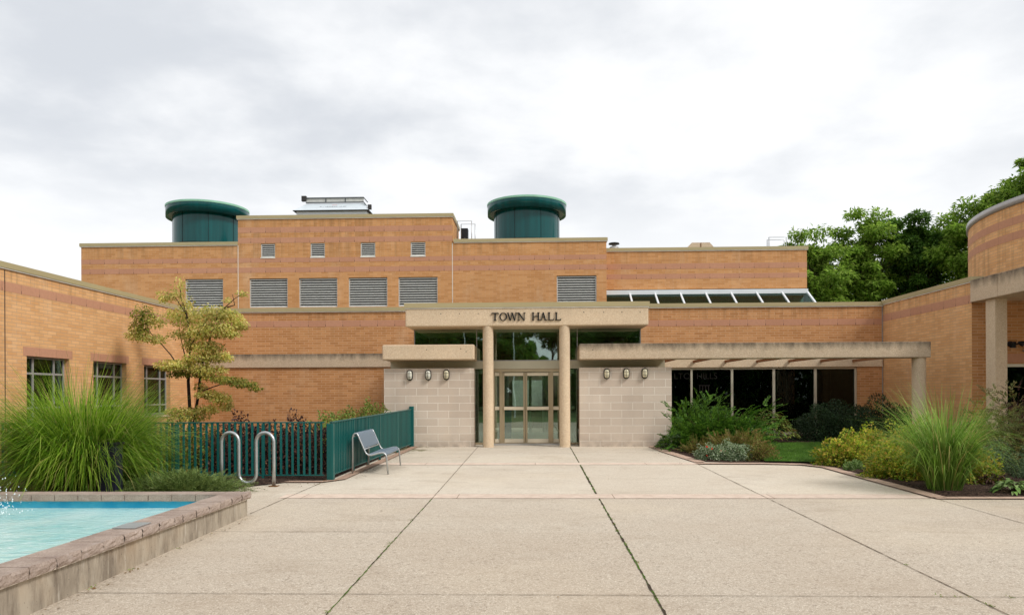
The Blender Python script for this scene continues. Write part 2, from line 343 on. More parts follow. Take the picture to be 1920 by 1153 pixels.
for i in range(3):
    for j in range(3):
        if i == 1 and j == 1: continue
        pz.quad((xs[i], ys[j], gz(ys[j])), (xs[i+1], ys[j], gz(ys[j])), (xs[i+1], ys[j+1], gz(ys[j+1])), (xs[i], ys[j+1], gz(ys[j+1])))
tag(pz.build('plaza', plazamat()), kind='structure')
def strip_sheet(mb, x0, x1, y0, y1, dz): mb.quad((x0, y0, gz(y0)+dz), (x1, y0, gz(y0)+dz), (x1, y1, gz(y1)+dz), (x0, y1, gz(y1)+dz))
def pavermat(name, bw, rh, c=(206, 164, 142)):
    M = Mat(name, .9, .15); uv = M.uv()
    br = M.n('ShaderNodeTexBrick', {'Vector': uv, 'Color1': lin(c), 'Color2': lin(tuple(v*.93 for v in c)), 'Mortar': lin((120, 100, 84)), 'Scale': 1., 'Mortar Size': .006, 'Brick Width': bw, 'Row Height': rh}); br.offset = .5
    n = M.noise(M.geo(), 6., 6, .65); n2 = M.noise(M.geo(), 60., 3)
    c2 = M.mix(M.rng(n, .4, .7, 0, .4), br.outputs[0], lin((150, 122, 104))); M.col(M.mix(M.rng(n2, .35, .7, 0, .3), c2, lin((214, 190, 168)))); return M.m
ps = MB(); strip_sheet(ps, -3.95, 5.9, 10.93, 11.36, .004); strip_sheet(ps, -3.6, 3.6, 15.55, 15.95, .004)
tag(ps.build('path_bands', pavermat('pink_paving_band', 2.4, 5., (222, 202, 184))), kind='structure')
def jointmat():
    M = Mat('mossy_joint', .95, .1); p = M.geo(); n = M.noise(p, 5., 4); n2 = M.noise(p, 30., 3)
    c = M.mix(M.rng(n, .46, .56), lin((74, 64, 52)), lin((84, 112, 40))); M.col(M.mix(M.rng(n2, .4, .6, 0, .5), c, lin((50, 44, 36)))); return M.m
MT['joint'] = jointmat(); MT['joint_dry'] = plain('dry_joint', (96, 82, 66), .95, .1, 0, .3, 8)
def crackline(mb, pts, w0, amp, dz, seed):
    r = random.Random(seed); path = []
    for (a, b) in zip(pts[:-1], pts[1:]):
        L = math.hypot(b[0]-a[0], b[1]-a[1]); n = max(2, int(L/.07))
        for k in range(n): path.append((a[0]+(b[0]-a[0])*k/n, a[1]+(b[1]-a[1])*k/n))
    path.append(pts[-1]); vs = []
    dx, dy = pts[-1][0]-pts[0][0], pts[-1][1]-pts[0][1]; L = math.hypot(dx, dy); nx, ny = -dy/L, dx/L
    for x, y in path:
        o = r.uniform(-amp, amp); ww = w0*r.uniform(.45, 1.3)/2
        vs += [(x+nx*(o+ww), y+ny*(o+ww), gz(y)+dz), (x+nx*(o-ww), y+ny*(o-ww), gz(y)+dz)]
    n = len(path); mb.add(vs, [(2*i, 2*i+1, 2*i+3, 2*i+2) for i in range(n-1)])
j1 = MB()
crackline(j1, [(.97, 2), (.965, 10.9)], .022, .004, .005, 1); crackline(j1, [(.96, 11.4), (.965, 15.5)], .034, .004, .005, 2); crackline(j1, [(.97, 16.), (.97, 20.1)], .022, .003, .005, 3)
crackline(j1, [(-1.58, 2), (-1.57, 10.9)], .015, .003, .005, 4)
tag(j1.build('mossy_joints', 'joint', uv=False), kind='structure')
j2 = MB()
for k, pts in enumerate([[(-1.57, 10.9), (-1.6, 20.2)], [(3.5, 2), (3.49, 15.5)], [(5.98, 4), (5.96, 10.8)], [(-3.85, 9.6), (-3.8, 12.9)]]): crackline(j2, pts, .011, .002, .0062, 10+k)
for k, (x0, x1, y) in enumerate([(-3.83, 14, 5.9), (-3.83, -1.58, 8.42), (-3.9, 5.9, 10.93), (-3.6, 3.5, 15.53), (-3.5, .97, 18.12), (.97, 2.9, 18.4), (-3.9, 5.9, 11.375)]): crackline(j2, [(x0, y), (x1, y)], .008, .0015, .0074, 20+k)
tag(j2.build('concrete_joints', 'joint_dry', uv=False), kind='structure')

# planting beds
def mulchmat():
    M = Mat('bark_mulch', .95, .1); p = M.geo(); v = M.n('ShaderNodeTexVoronoi', {'Vector': vec_scale(M, p, (1., 1.7, 1.)), 'Scale': 38.}); c = M.sep(v.outputs['Color'])[0]
    M.col(M.mix(M.rng(c, .2, .9), lin((44, 34, 30)), lin((98, 78, 66)))); M.bump(v.outputs['Distance'], .9, .03); return M.m
MT['mulch'] = mulchmat()
def inpoly(x, y, P):
    c = False; j = len(P)-1
    for i in range(len(P)):
        if (P[i][1] > y) != (P[j][1] > y) and x < (P[j][0]-P[i][0])*(y-P[i][1])/(P[j][1]-P[i][1])+P[i][0]: c = not c
        j = i
    return c
def bed(name, poly, mat, h0=.012, amp=.035, step=.16):
    import bmesh
    bm = bmesh.new(); f = bm.faces.new([bm.verts.new((x, y, 0)) for x, y in poly]); bmesh.ops.triangulate(bm, faces=[f])
    for _ in range(6): 
        es = [e for e in bm.edges if e.calc_length() > step*2]
        if not es: break
        bmesh.ops.subdivide_edges(bm, edges=es, cuts=1); bmesh.ops.triangulate(bm, faces=[f for f in bm.faces if len(f.verts) > 3])
    edge = {v for e in bm.edges if e.is_boundary for v in e.verts}
    for v in bm.verts:
        v.co.z = gz(v.co.y)+h0+(0 if v in edge else amp*(.6+.6*math.sin(v.co.x*3.1+v.co.y*2.3)*math.sin(v.co.y*4.1-v.co.x)+random.uniform(-.2, .3)))
        for_z = v.co.z
    me = bpy.data.meshes.new(name); bm.normal_update()
    for f in bm.faces:
        if f.normal.z < 0: f.normal_flip()
        f.smooth = True
    bm.to_mesh(me); bm.free(); me.materials.append(MT[mat] if isinstance(mat, str) else mat); o = link(bpy.data.objects.new(name, me)); return tag(o, kind='structure')
RB = [(3.35, 20.1), (3.42, 18.5), (3.72, 16.1), (4.9, 15.78), (5.98, 15.55), (6.1, 11.12), (13, 11.0), (13, 20), (11.85, 20), (11.85, 24.8), (3.95, 24.8), (3.95, 20.1)]
bed('planting_bed_right', RB, 'mulch')
bed('planting_bed_left', [(-12, 9.6), (-5.3, 9.6), (-5.35, 11.2), (-4.9, 12.2), (-4.2, 12.95), (-3.75, 13.05), (-3.62, 20.1), (-4.3, 20.1), (-4.3, 24.8), (-12, 24.8)], 'mulch')
def ribbon(mb, pts, wd, dz):
    n = len(pts); L = []
    for i in range(n):
        a = Vector(pts[max(i-1, 0)]); b = Vector(pts[min(i+1, n-1)]); d = (b-a).normalized(); L.append(Vector((-d.y, d.x)))
    vs = []
    for p, m in zip(pts, L): vs += [(p[0], p[1], gz(p[1])+dz), (p[0]+m.x*wd, p[1]+m.y*wd, gz(p[1]+m.y*wd)+dz)]
    mb.add(vs, [(2*i, 2*i+1, 2*i+3, 2*i+2) if False else (2*i+1, 2*i, 2*i+2, 2*i+3) for i in range(n-1)])
eb = MB(); ribbon(eb, [(3.12, 20.1), (3.2, 18.5), (3.5, 15.92)], .25, .02)
ribbon(eb, [(3.45, 15.78), (3.52, 15.56), (4.85, 15.52), (5.6, 15.36), (5.85, 14.9), (5.88, 12.6), (5.92, 10.95)], .23, .022); ribbon(eb, [(5.95, 10.85), (9, 10.84), (13, 10.84)], .18, .018)
tag(eb.build('bed_edging', pavermat('brick_edging', .21, .24, (198, 168, 148))), kind='structure')
lb = MB(); ribbon(lb, [(-3.45, 20.1), (-3.66, 13.1), (-3.8, 12.85), (-5.2, 12.85)], .18, .02); tag(lb.build('bed_kerb', pavermat('brick_kerb', .21, .24, (176, 144, 124))), kind='structure')

# ------------------------------------------------------------------ the town hall
TH_ = thing('town_hall', 'orange brick town hall with concrete entrance canopy, pink brick bands and stepped flat roofs', 'building', (0, 25, 0)); TH_['world'] = 1
def part(mb, name, mat, parent=None, **k):
    p = parent or TH_
    return mb.build(name, mat, p, off=tuple(TH_.location) if p is TH_ else (0, 0, 0) if False else tuple(TH_.location), **k)
def coping(segs, ztop, h=.13):
    c = MB(); 
    for s_ in segs: c.box(*s_, ztop-h, ztop)
    o = part(c, 'coping', 'coping'); d = MB()
    for x0, x1, y0, y1 in segs: d.box(x0+.015, x1-.015, y0+.012, y1-.012, ztop-h-.028, ztop-h)
    part(d, 'drip_edge', 'drip', o); return o
def band(x0, x1, z0, z1, y, ticks=True):
    o = part(MB().box(x0, x1, y-.004, y+.05, z0, z1), 'brick_band', 'band')
    shift_uv(o, z0)
def shift_uv(o, z0):
    for d in o.data.uv_layers[0].data: d.uv = (d.uv[0], d.uv[1]-z0)
def louvre(x0, x1, z0, z1, y, n):
    f = MB(); t = .035
    f.box(x0, x0+t, y-.0, y+.1, z0, z1).box(x1-t, x1, y, y+.1, z0, z1).box(x0+t, x1-t, y, y+.1, z1-t, z1).box(x0+t, x1-t, y, y+.1, z0, z0+t)
    fo = part(f, 'louvre_vent', 'louvre'); s_ = MB(); p = (z1-z0-2*t)/n
    for k in range(n):
        zb = z0+t+p*k
        s_.add([(x0+t, y+.01, zb), (x1-t, y+.01, zb), (x1-t, y+.1, zb+p*.55), (x0+t, y+.1, zb+p*.55), (x0+t, y+.01, zb+p*.38), (x1-t, y+.01, zb+p*.38), (x1-t, y+.1, zb+p*.7), (x0+t, y+.1, zb+p*.7)],
               [(0, 3, 2, 1), (4, 5, 6, 7), (0, 1, 5, 4), (1, 2, 6, 5), (2, 3, 7, 6), (3, 0, 4, 7)])
    part(s_, 'slats', 'louvre', fo); part(MB().box(x0+t, x1-t, y+.17, y+.19, z0+t, z1-t), 'backing', 'dark', fo)
# upper floor
BIG = [(-14.33, -12.75), (-11.66, -10.08), (-9.61, -8.03), (-7.57, -5.98), (-5.53, -3.93), (.9, 2.5)]; SM = [(-11.18, -10.59), (-9.13, -8.54), (-7.07, -6.47), (-5.02, -4.42)]
ops = [(a, b, 5.32, 6.51) for a, b in BIG]; ops2 = [(a, b, 7.34, 7.93) for a, b in SM]
YU = 29.1
u_ = MB(); wall(u_, 'y', YU, -18.67, -12.12, 4.2, 7.89, ops[:1]); wall(u_, 'y', YU, -12.12, -3.32, 4.2, 8.95, ops[1:5]+ops2); wall(u_, 'y', YU, -3.32, 2.9, 4.2, 7.89, ops[5:])
wall(u_, 'x', -3.32, YU, 31.6, 7.6, 8.95); wall(u_, 'x', -12.12, YU, 31.6, 7.6, 8.95); wall(u_, 'x', -18.67, YU, 36, 0, 7.89); wall(u_, 'x', 2.9, YU, 36, 4.2, 7.89); wall(u_, 'y', 31.6, -12.12, -3.32, 7.6, 8.95); wall(u_, 'y', 36, -18.67, 2.9, 0, 7.89)
part(u_, 'upper_wall', 'brick_up')
for a, b, c, d in ops: louvre(a, b, c, d-.03, YU+.05, 11)
for a, b, c, d in ops2: louvre(a, b, c+.03, d-.02, YU+.03, 6)
for a, b, c, d in ops2: part(MB().box(a-.01, b+.01, YU-.02, YU+.05, c-.01, c+.03), 'vent_sill', 'drip')
band(-18.67, 2.9, 7.16, 7.35, YU); band(-18.67, 2.9, 6.75, 6.96, YU, False); band(-12.12, -3.32, 8.38, 8.6, YU); band(-12.12, -3.32, 7.96, 8.17, YU, False)
coping([(-18.72, -12.12, YU-.05, YU+.3)], 8.02); coping([(-12.17, -3.27, YU-.05, YU+.3), (-3.57, -3.27, YU+.3, 31.65), (-12.17, -11.87, YU+.3, 31.65)], 9.08); coping([(-3.27, 2.95, YU-.05, YU+.3), (2.65, 2.95, YU+.3, 36)], 8.03)
for x in (-12.12, -3.32): part(MB().box(x-.012, x+.012, YU-.006, YU+.01, 4.75, 7.88), 'control_joint', 'drip')
# right rear block above the skylight
YR = 30.3
u_ = MB(); wall(u_, 'y', YR, 2.9, 11.32, 6.1, 7.7); wall(u_, 'x', 11.32, YR, 37, 4.2, 7.7); part(u_, 'rear_wall', 'brick_up')
band(2.9, 11.32, 6.95, 7.17, YR); band(2.9, 11.32, 6.54, 6.74, YR)
coping([(2.95, 11.37, YR-.05, YR+.3), (11.07, 11.37, YR+.3, 37)], 7.84)
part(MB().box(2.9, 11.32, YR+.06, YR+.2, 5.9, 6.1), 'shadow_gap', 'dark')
for bx_ in [(-18.6, -12.2, YU+.2, 35.9, 7.5, 7.6), (-12.1, -3.4, YU+.2, 31.5, 8.5, 8.6), (-12.1, 2.8, 31.62, 35.9, 7.5, 7.6), (-3.3, 2.8, YU+.2, 31.6, 7.5, 7.6), (2.92, 11.2, YR+.2, 37, 7.3, 7.4), (-12, -3.6, 25.2, YU, 4.35, 4.45), (-3.5, 3.05, 25.2, 26.0, 4.36, 4.46),  # slab over the lobby stops short, added opening brightens the interior
            (3.1, 11.9, 25.2, 28.4, 4.35, 4.45), (11.4, 20, 25.2, 37, 4.3, 4.4), (-22, -12.2, 2, 25, 4.3, 4.4), (-22, -12.2, 25, 40, 4.2, 4.3), (-4.15, -1.75, 20.4, 24.9, 2.9, 3.0), (1.3, 3.7, 20.4, 24.9, 2.9, 3.0), (12.3, 20, 13, 19.95, 4.45, 4.6), (12.1, 25, 20.15, 25, 4.3, 4.4)]:
    part(MB().box(*bx_), 'roof', 'roof')
# skylight
sk = MB(); Ya, Za, Yb, Zb = 30.2, 5.92, 28.2, 4.62
sk.box(2.92, 11.3, 30.12, 30.34, 5.86, 6.05).bar((2.95, 28.3, 4.66), (11.25, 28.3, 4.66), .08, .08)
sky_f = part(sk, 'skylight', 'white')
for k in range(8): x = 3.97+1.045*k; part(MB().bar((x, Ya, Za), (x, Yb, Zb), .07, .1), 'glazing_bar', 'white', sky_f)
part(MB().quad((2.95, Yb, Zb+.0), (11.25, Yb, Zb), (11.25, Ya, Za), (2.95, Ya, Za)).quad((2.95, Yb, Zb-.02), (11.25, Yb, Zb-.02), (11.25, Ya, Za-.02), (2.95, Ya, Za-.02)), 'glass', 'glass_sky', sky_f)
part(MB().add([(11.27, Yb, Zb), (11.27, Ya, Za), (11.27, Ya, 4.4), (11.27, Yb, 4.4), (11.23, Yb, Zb), (11.23, Ya, Za), (11.23, Ya, 4.4), (11.23, Yb, 4.4)], [(0, 1, 2, 3), (7, 6, 5, 4), (0, 4, 5, 1), (1, 5, 6, 2)]), 'end_panel', 'white', sky_f)
part(MB().box(3, 11.2, 30.36, 30.4, 4.4, 5.9).box(3, 11.2, 28.3, 30.36, 3.9, 4.0), 'skylight_well', 'soffit', sky_f)
# long low front
YL = 25.
u_ = MB(); wall(u_, 'y', YL, -12, -3.5, 0, 4.65); wall(u_, 'y', YL, -3.5, 3.1, 3.6, 4.65); wall(u_, 'y', YL, 3.1, 11.9, 0, 4.68, [(3.85, 11.02, .3, 2.62)], .18)
part(u_, 'front_wall', 'brick')
wall(w_ := MB(), 'y', 37, 2.9, 11.32, 0, 7.7); part(w_, 'back_wall', 'brick')
band(-12, -3.5, 4.13, 4.34, YL); band(3.1, 11.9, 4.06, 4.27, YL)
coping([(-12.05, -3.5, YL-.06, YL+.3)], 4.79); coping([(3.08, 11.9, YL-.06, YL+.3)], 4.84)
part(MB().box(-12, -4.28, YL-.06, YL+.05, 2.70, 3.18), 'concrete_band', 'concrete_old', bevel=.015)
part(MB().box(3.83, 11.86, YL-.06, YL+.05, 2.625, 3.12), 'concrete_band', 'concrete', bevel=.015)
part(MB().box(11.86, 11.885, YL-.02, YL, 0, 4.7), 'control_joint', 'frame_grey')
# long office glazing
wf = MB().box(3.85, 11.02, YL+.05, YL+.12, 2.56, 2.62).box(3.85, 11.02, YL+.05, YL+.12, .3, .4)
for a, b in ((5.37, 5.44), (6.75, 6.83), (8.17, 8.26), (9.58, 9.67), (10.95, 11.02), (3.85, 3.92)): wf.box(a, b, YL+.03, YL+.12, .4, 2.56)
wfo = part(wf, 'office_window', 'alu', bevel=.004); part(MB().box(3.9, 11, YL+.08, YL+.09, .4, 2.56), 'glass', 'glass_dark', wfo)
# faint lettering inside the office glass
def textmesh(txt, size, x, y, z, mat, name, parent, ext=.004, sx=1.):
    cu = bpy.data.curves.new(name, 'FONT'); cu.body = txt; cu.size = size; cu.extrude = ext; cu.offset = -.002
    ob = bpy.data.objects.new(name, cu); link(ob); ob.rotation_euler = (math.pi/2, 0, 0); bpy.context.view_layer.update()
    me = bpy.data.meshes.new_from_object(ob.evaluated_get(bpy.context.evaluated_depsgraph_get())); bpy.data.objects.remove(ob)
    q = tuple(TH_.location) if parent is not None else (0, 0, 0)
    for v in me.vertices: a = v.co.copy(); v.co = (x+a.x*sx-q[0], y-a.z-q[1], z+a.y-q[2])
    me.materials.clear(); me.materials.append(MT[mat]); o = link(bpy.data.objects.new(name, me)); o.parent = parent; return o
MT['etched'] = plain('etched_lettering', (40, 37, 33), .8, .1)
textmesh('LTO', .30, 4.80, YL+.075, 2.24, 'etched', 'window_lettering', wfo); textmesh('HILLS', .30, 5.58, YL+.075, 2.24, 'etched', 'window_lettering', wfo)
em = MB()
for k in range(4): em.box(5.68+.1*k, 5.71+.1*k, YL+.072, YL+.078, 1.78, 2.0)
em.box(5.66, 6.04, YL+.072, YL+.078, 2.0, 2.03); part(em, 'window_emblem', 'etched', wfo)
# rooms behind the office glass
ro = MB().box(3.6, 11.9, 29.0, 29.1, .3, 3).box(3.6, 11.9, YL+.25, 29, 2.9, 3.0).box(3.5, 3.6, YL+.25, 29, .3, 3).box(11.75, 11.85, YL+.25, 29, .3, 3).box(3.6, 11.75, YL+.25, 29, .3, .34)
part(ro, 'office_interior', 'int_brick')
fu = MB().box(7.55, 7.65, 25.9, 26.8, .34, 2.35).box(7.66, 8.1, 26.5, 26.55, .34, 2.3).box(8.5, 9.4, 26.2, 26.9, .34, 1.1).box(9.0, 9.3, 26.5, 26.52, 1.1, 1.6).box(5.6, 6.6, 26.8, 27.4, .34, 1.1).box(6.9, 7.5, 27, 27.1, .34, 2.4)
part(fu, 'office_furniture', 'int_dark'); part(MB().box(7.0, 7.4, 26.95, 27, 1.0, 2.2), 'blind', 'soffit'); part(MB().box(8.62, 8.66, 26.1, 26.14, 1.3, 2.5), 'blind', 'soffit')
# entrance pods
for x0, x1 in ((-4.25, -1.70), (1.24, 3.80)):
    b = MB().box(x0, x1, 20.15, 20.45, -.05, 2.47)
    if x0 < 0: b.box(x0, x0+.3, 20.45, 24.98, -.05, 2.47)
    else: b.box(x1-.3, x1, 20.45, 24.98, -.05, 2.47)
    part(b, 'block_wall', 'block', bevel=.006)
fa = MB().box(-4.2, -1.78, 20.86, 24.9, 2.473, 2.70).box(1.26, 3.74, 20.86, 24.9, 2.473, 2.70).box(-1.78, 1.26, 20.86, 20.98, 2.473, 2.70)
part(fa, 'metal_fascia', 'band_metal')
part(MB().box(-4.24, -1.68, 19.9, 24.9, 2.70, 3.12), 'concrete_beam', 'concrete', bevel=.03)
part(MB().box(1.23, 10.76, 19.9, 20.32, 2.685, 3.12).box(1.23, 3.74, 20.32, 24.9, 2.70, 3.115), 'concrete_beam', 'concrete_old', bevel=.025)
for k in range(-1, 6): x = 5.44+1.08*k-.01; part(MB().box(x, x+.07, 20.3, YL-.06, 2.79, 2.87), 'pergola_rafter', 'int_brick')
part(MB().lathe([(.175, .0), (.175, 2.69)], 10.53, 20.1, 40), 'round_column', 'concrete')
# big canopy
part(MB().box(-3.59, 3.13, 19.9, 24.9, 3.62, 4.13), 'canopy', 'concrete', bevel=.03)
coping([(-3.62, 3.16, 19.87, 25.0)], 4.27)
for x in (-1.30, .83): part(MB().lathe([(.148, 0.), (.148, 3.625)], x, 20.06, 48), 'round_column', 'concrete')
for x, z in [(-2.6+.52*k, 3.97) for k in range(4)]+[(1.35, 3.99), (1.9, 3.98), (2.4, 3.98), (2.9, 3.98), (-3.0, 2.98), (-2.05, 3.0), (-1.9, 2.92), (1.6, 2.95)]:
    th = MB().add([(x+.014*math.cos(a*math.pi/4), 19.897, z+.014*math.sin(a*math.pi/4)) for a in range(8)], [tuple(range(8))]); part(th, 'tie_hole', 'int_dark')
# clerestory and doors
YG = 20.9
cl = MB().box(-3.52, 3.06, YG+.02, YG+.03, 3.12, 3.62).box(-3.52, -3.51, YG, 24.9, 3.12, 3.62).box(3.05, 3.06, YG, 24.9, 3.12, 3.62).box(-1.7, 1.24, YG+.02, YG+.03, 2.71, 3.12)
gl_ = part(cl, 'clerestory_glass', 'glass')
fr = MB().box(-1.73, 1.27, YG-.02, YG+.05, 2.70, 2.725)
part(fr, 'transom', 'frame_grey', gl_)
for x in (-1.70, 1.22, -3.52, 3.04): part(MB().box(x, x+.025, YG, YG+.05, 2.73 if abs(x) < 2 else 3.12, 3.62), 'glazing_bar', 'frame_grey', gl_)
ef = MB().box(-1.2, .72, YG-.03, YG+.09, 2.38, 2.47).box(-1.76, 1.26, YG-.02, YG+.06, gz(YG), gz(YG)+.06)
for a, b in ((-1.03, -.94), (.44, .53), (-1.2, -1.16), (.69, .73)): ef.box(a, b, YG-.03, YG+.08, gz(YG), 2.38)
efo = part(ef, 'entrance_frame', 'bronze', bevel=.004)
for a, b, p, q in ((-1.16, -1.03, .42, 2.38), (.53, .69, .42, 2.38), (-1.74, -1.2, .33, 2.47), (.73, 1.25, .33, 2.47)): part(MB().box(a, b, YG+.02, YG+.03, p, q), 'sidelight_glass', 'glass', efo)
for a, b in ((-1.16, -1.03), (.53, .69)):
    for p, q in ((gz(YG)+.06, .44), (1.28, 1.38), (2.27, 2.36)): part(MB().box(a, b, YG-.01, YG+.05, p, q), 'rail', 'cream', efo, bevel=.006)
for a, b in ((-1.66, -1.2), (.73, 1.15)):
    for p, q in ((1.28, 1.38), (2.33, 2.45)): part(MB().box(a, b, YG+.1, YG+.14, p, q), 'rail', 'cream', efo, bevel=.006)
for a, b in ((-.94, -.285), (-.275, .44)):
    d = MB().box(a, a+.055, YG, YG+.05, .31, 2.36).box(b-.055, b, YG, YG+.05, .31, 2.36); do = part(d, 'door', 'bronze', bevel=.004)
    part(MB().box(a+.055, b-.055, YG, YG+.05, .31, .44), 'bottom_rail', 'cream', do, bevel=.006); part(MB().box(a+.055, b-.055, YG, YG+.05, 2.27, 2.36), 'top_rail', 'cream', do, bevel=.006); part(MB().box(a+.04, b-.04, YG-.06, YG-.005, 1.28, 1.375), 'push_bar', 'cream', do, bevel=.008)
    part(MB().box(a+.055, b-.055, YG+.02, YG+.03, .44, 2.27), 'glass', 'glass', do)
part(MB().box(-1.5, 1.0, YG-.25, YG-.03, gz(YG)-.02, gz(YG)+.035), 'threshold', 'frame_grey', bevel=.005)
# lobby
lo = MB().box(-4, 3.7, 21, 29.0, .24, .30); part(lo, 'lobby_floor', 'int_floor')
part(MB().box(-4, 3.6, 29.0, 29.1, .3, 3.6).box(-3.9, -3.8, 25, 29, .3, 2.7).box(3.45, 3.55, 25, 29, .3, 2.7).box(-3.9, 3.5, 24.6, 25.6, 2.62, 2.69), 'lobby_wall', 'int_wall')  # ceiling piece cut short below the added roof opening
part(MB().box(-3.48, 3.02, 23.9, 24.0, 2.62, 3.62), 'lobby_bulkhead', 'int_brick')
vf = MB()
for x in (-1.7, -1.05, -.35, -.2, .5, 1.15): vf.box(x, x+.09, 23.4, 23.46, .3, 2.45)
vf.box(-1.7, 1.24, 23.4, 23.46, 2.35, 2.5).box(-1.7, 1.24, 23.4, 23.46, .3, .5).box(-1.7, 1.24, 23.39, 23.45, 1.25, 1.35)
part(vf, 'inner_door_frame', 'cream'); part(MB().box(-1.72, -1.62, 21, 23.4, .3, 2.65).box(1.18, 1.24, 21, 23.4, .3, 2.65), 'vestibule_wall', 'int_wall')
part(MB().box(-3.2, -1.9, 27.6, 28.4, .3, 1.35), 'reception_desk', 'int_dark'); part(MB().box(.9, 2.6, 28.2, 28.9, .3, 1.9), 'display_case', 'int_brick'); part(MB().box(-.9, .7, 28.9, 28.98, 1.1, 2.3), 'wall_panel', 'soffit')
for x_ in (-.55, .2): part(MB().lathe([(.13, .3), (.13, 3.6)], x_*2, 26.6, 20), 'lobby_column', 'soffit')
part(MB().box(-1.15, -.75, 22.9, 22.95, .35, 1.25).box(-1.55, -1.3, 22.6, 22.65, .4, 1.5), 'notice_boards', 'blue')
# left wing
XW = -12.
WN3 = [(16.64, 18.2), (19.21, 20.8), (21.75, 23.34)]
u_ = MB(); wall(u_, 'x', XW, 4, 25, 0, 4.62, [(a, b, 1.13, 2.69) for a, b in WN3], .2, -1); part(u_, 'wing_wall', 'brick_lit')
shift_uv(part(MB().box(XW-.05, XW+.004, 4, 25, 4.12, 4.33), 'brick_band', 'band'), 4.12)
coping([(XW-.3, XW+.05, 3.95, 24.94)], 4.77)
for a, b in WN3:
    shift_uv(part(MB().box(XW-.05, XW+.004, a-.12, b+.12, 2.69, 2.90), 'lintel', 'band'), 2.5)
    f = MB(); xf0, xf1 = XW-.2, XW-.13; t = .05; L = b-a
    f.box(xf0, xf1, a, a+t, 1.13, 2.69).box(xf0, xf1, b-t, b, 1.13, 2.69).box(xf0, xf1, a+t, b-t, 2.64, 2.69).box(xf0, xf1, a+t, b-t, 1.13, 1.19)
    for yy in (a+.40, b-.40): f.box(xf0, xf1, yy-t/2, yy+t/2, 1.19, 2.64)
    for z in (2.28, 1.45):
        f.box(xf0+.005, xf1-.002, a+t, a+.40-t/2, z-t/2, z+t/2).box(xf0+.005, xf1-.002, a+.4+t/2, b-.4-t/2, z-t/2, z+t/2).box(xf0+.005, xf1-.002, b-.4+t/2, b-t, z-t/2, z+t/2)
    fo = part(f, 'window', 'frame_grey', bevel=.004); part(MB().box(XW-.17, XW-.16, a+t, b-t, 1.19, 2.64), 'pane', 'glass_dark', fo)
    part(MB().box(XW-.2, XW+.03, a-.03, b+.03, 1.06, 1.13), 'window_sill', 'concrete', fo); part(MB().box(XW-.5, XW-.46, a+.2, b-.1, 1.5, 2.66), 'blind', 'soffit', fo)
part(MB().box(-17, -16.9, 4, 25, .3, 4).box(-17, XW-.25, 4, 25, 3.0, 3.1).box(-17, XW-.25, 4, 25, .3, .35), 'wing_interior', 'int_wall')
part(MB().box(XW, XW+.004, 15.93, 15.955, .1, 4.6), 'control_joint', 'int_dark')
# right wing
XR = 11.9
u_ = MB(); wall(u_, 'x', XR, 20, 25, 0, 4.74, (), .2, 1); part(u_, 'wing_wall', 'brick_lit')
u_ = MB(); wall(u_, 'y', 20., XR, 22, 0, 4.6, [(12.63, 13.62, gz(20), 2.5)], .15, 1); part(u_, 'portal_wall', 'brick')
shift_uv(part(MB().box(XR-.004, XR+.05, 20, 25, 4.16, 4.40), 'brick_band', 'band'), 4.16)
coping([(XR-.05, XR+.3, 19.95, 25.)], 4.88); part(MB().box(12.4, 22, 19.996, 20.05, 2.53, 2.78), 'brick_band', 'band')
d = MB().box(12.63, 12.72, 20.0, 20.1, gz(20), 2.42).box(13.5, 13.62, 20., 20.1, gz(20), 2.42).box(12.63, 13.62, 20., 20.1, 2.42, 2.5); do = part(d, 'side_door', 'alu', bevel=.004)
part(MB().box(12.72, 13.5, 20.05, 20.06, gz(20), 2.42), 'glass', 'glass_dark', do); part(MB().box(13.44, 13.48, 19.98, 20.03, 1.2, 1.5), 'door_handle', 'steel', do)
part(MB().box(12.5, 14, 20.6, 20.7, .2, 3), 'side_lobby', 'int_dark')
part(MB().box(13.66, 13.76, 19.98, 19.995, 2.25, 2.38), 'door_plate', 'white'); part(MB().box(13.66, 13.72, 19.98, 19.995, 2.0, 2.16), 'door_plate', 'int_dark')
part(MB().box(11.82, 12.3, 18.8, 19.94, 4.17, 4.77), 'portal_beam', 'concrete_old', bevel=.02); part(MB().box(11.82, 12.3, 12.5, 18.79, 4.17, 4.765), 'portal_beam', 'concrete_old', bevel=.02)
for y in (19.05, 14.2): part(MB().box(11.93, 12.24, y, y+.4, 0, 4.17), 'square_column', 'concrete', bevel=.012)
part(MB().box(12.31, 20, 13, 19.9, 4.2, 4.44), 'portal_soffit', 'concrete_old')

# drum building on the right
RD = thing('round_brick_tower', 'curved orange brick drum with grey metal rim rising above the right wing', 'building', (19.4, 20.9, 4.5))
def cyl_part(name, R, z0, z1, mat, n=128):
    V = []; 
    for z in (z0, z1):
        for k in range(n+1): a = 2*math.pi*k/n; V.append((R*math.cos(a), R*math.sin(a), z))
    Fc = np.array([(k, k+1, n+2+k, n+1+k) for k in range(n)])
    o = np_mesh(name, V, Fc, MT[mat], RD, None, True); uvl = o.data.uv_layers.new(name='UVMap'); uv = []
    for k in range(n): uv += [R*2*math.pi*k/n, z0, R*2*math.pi*(k+1)/n, z0, R*2*math.pi*(k+1)/n, z1, R*2*math.pi*k/n, z1]
    uvl.data.foreach_set('uv', uv); return o
cyl_part('wall', 6.08, .1, 2.45, 'brick_lit'); cyl_part('brick_band', 6.085, 1.46, 1.68, 'band'); cyl_part('brick_band', 6.085, 1.88, 2.10, 'band')
b = MB().lathe([(6.05, 2.43), (6.13, 2.43), (6.13, 2.62), (5.8, 2.62), (5.8, 2.3), (.01, 2.3)], 0, 0, 128); b.build('rim', 'frame_grey', RD, off=(0, 0, 0))
MT['rim'] = MT['frame_grey']

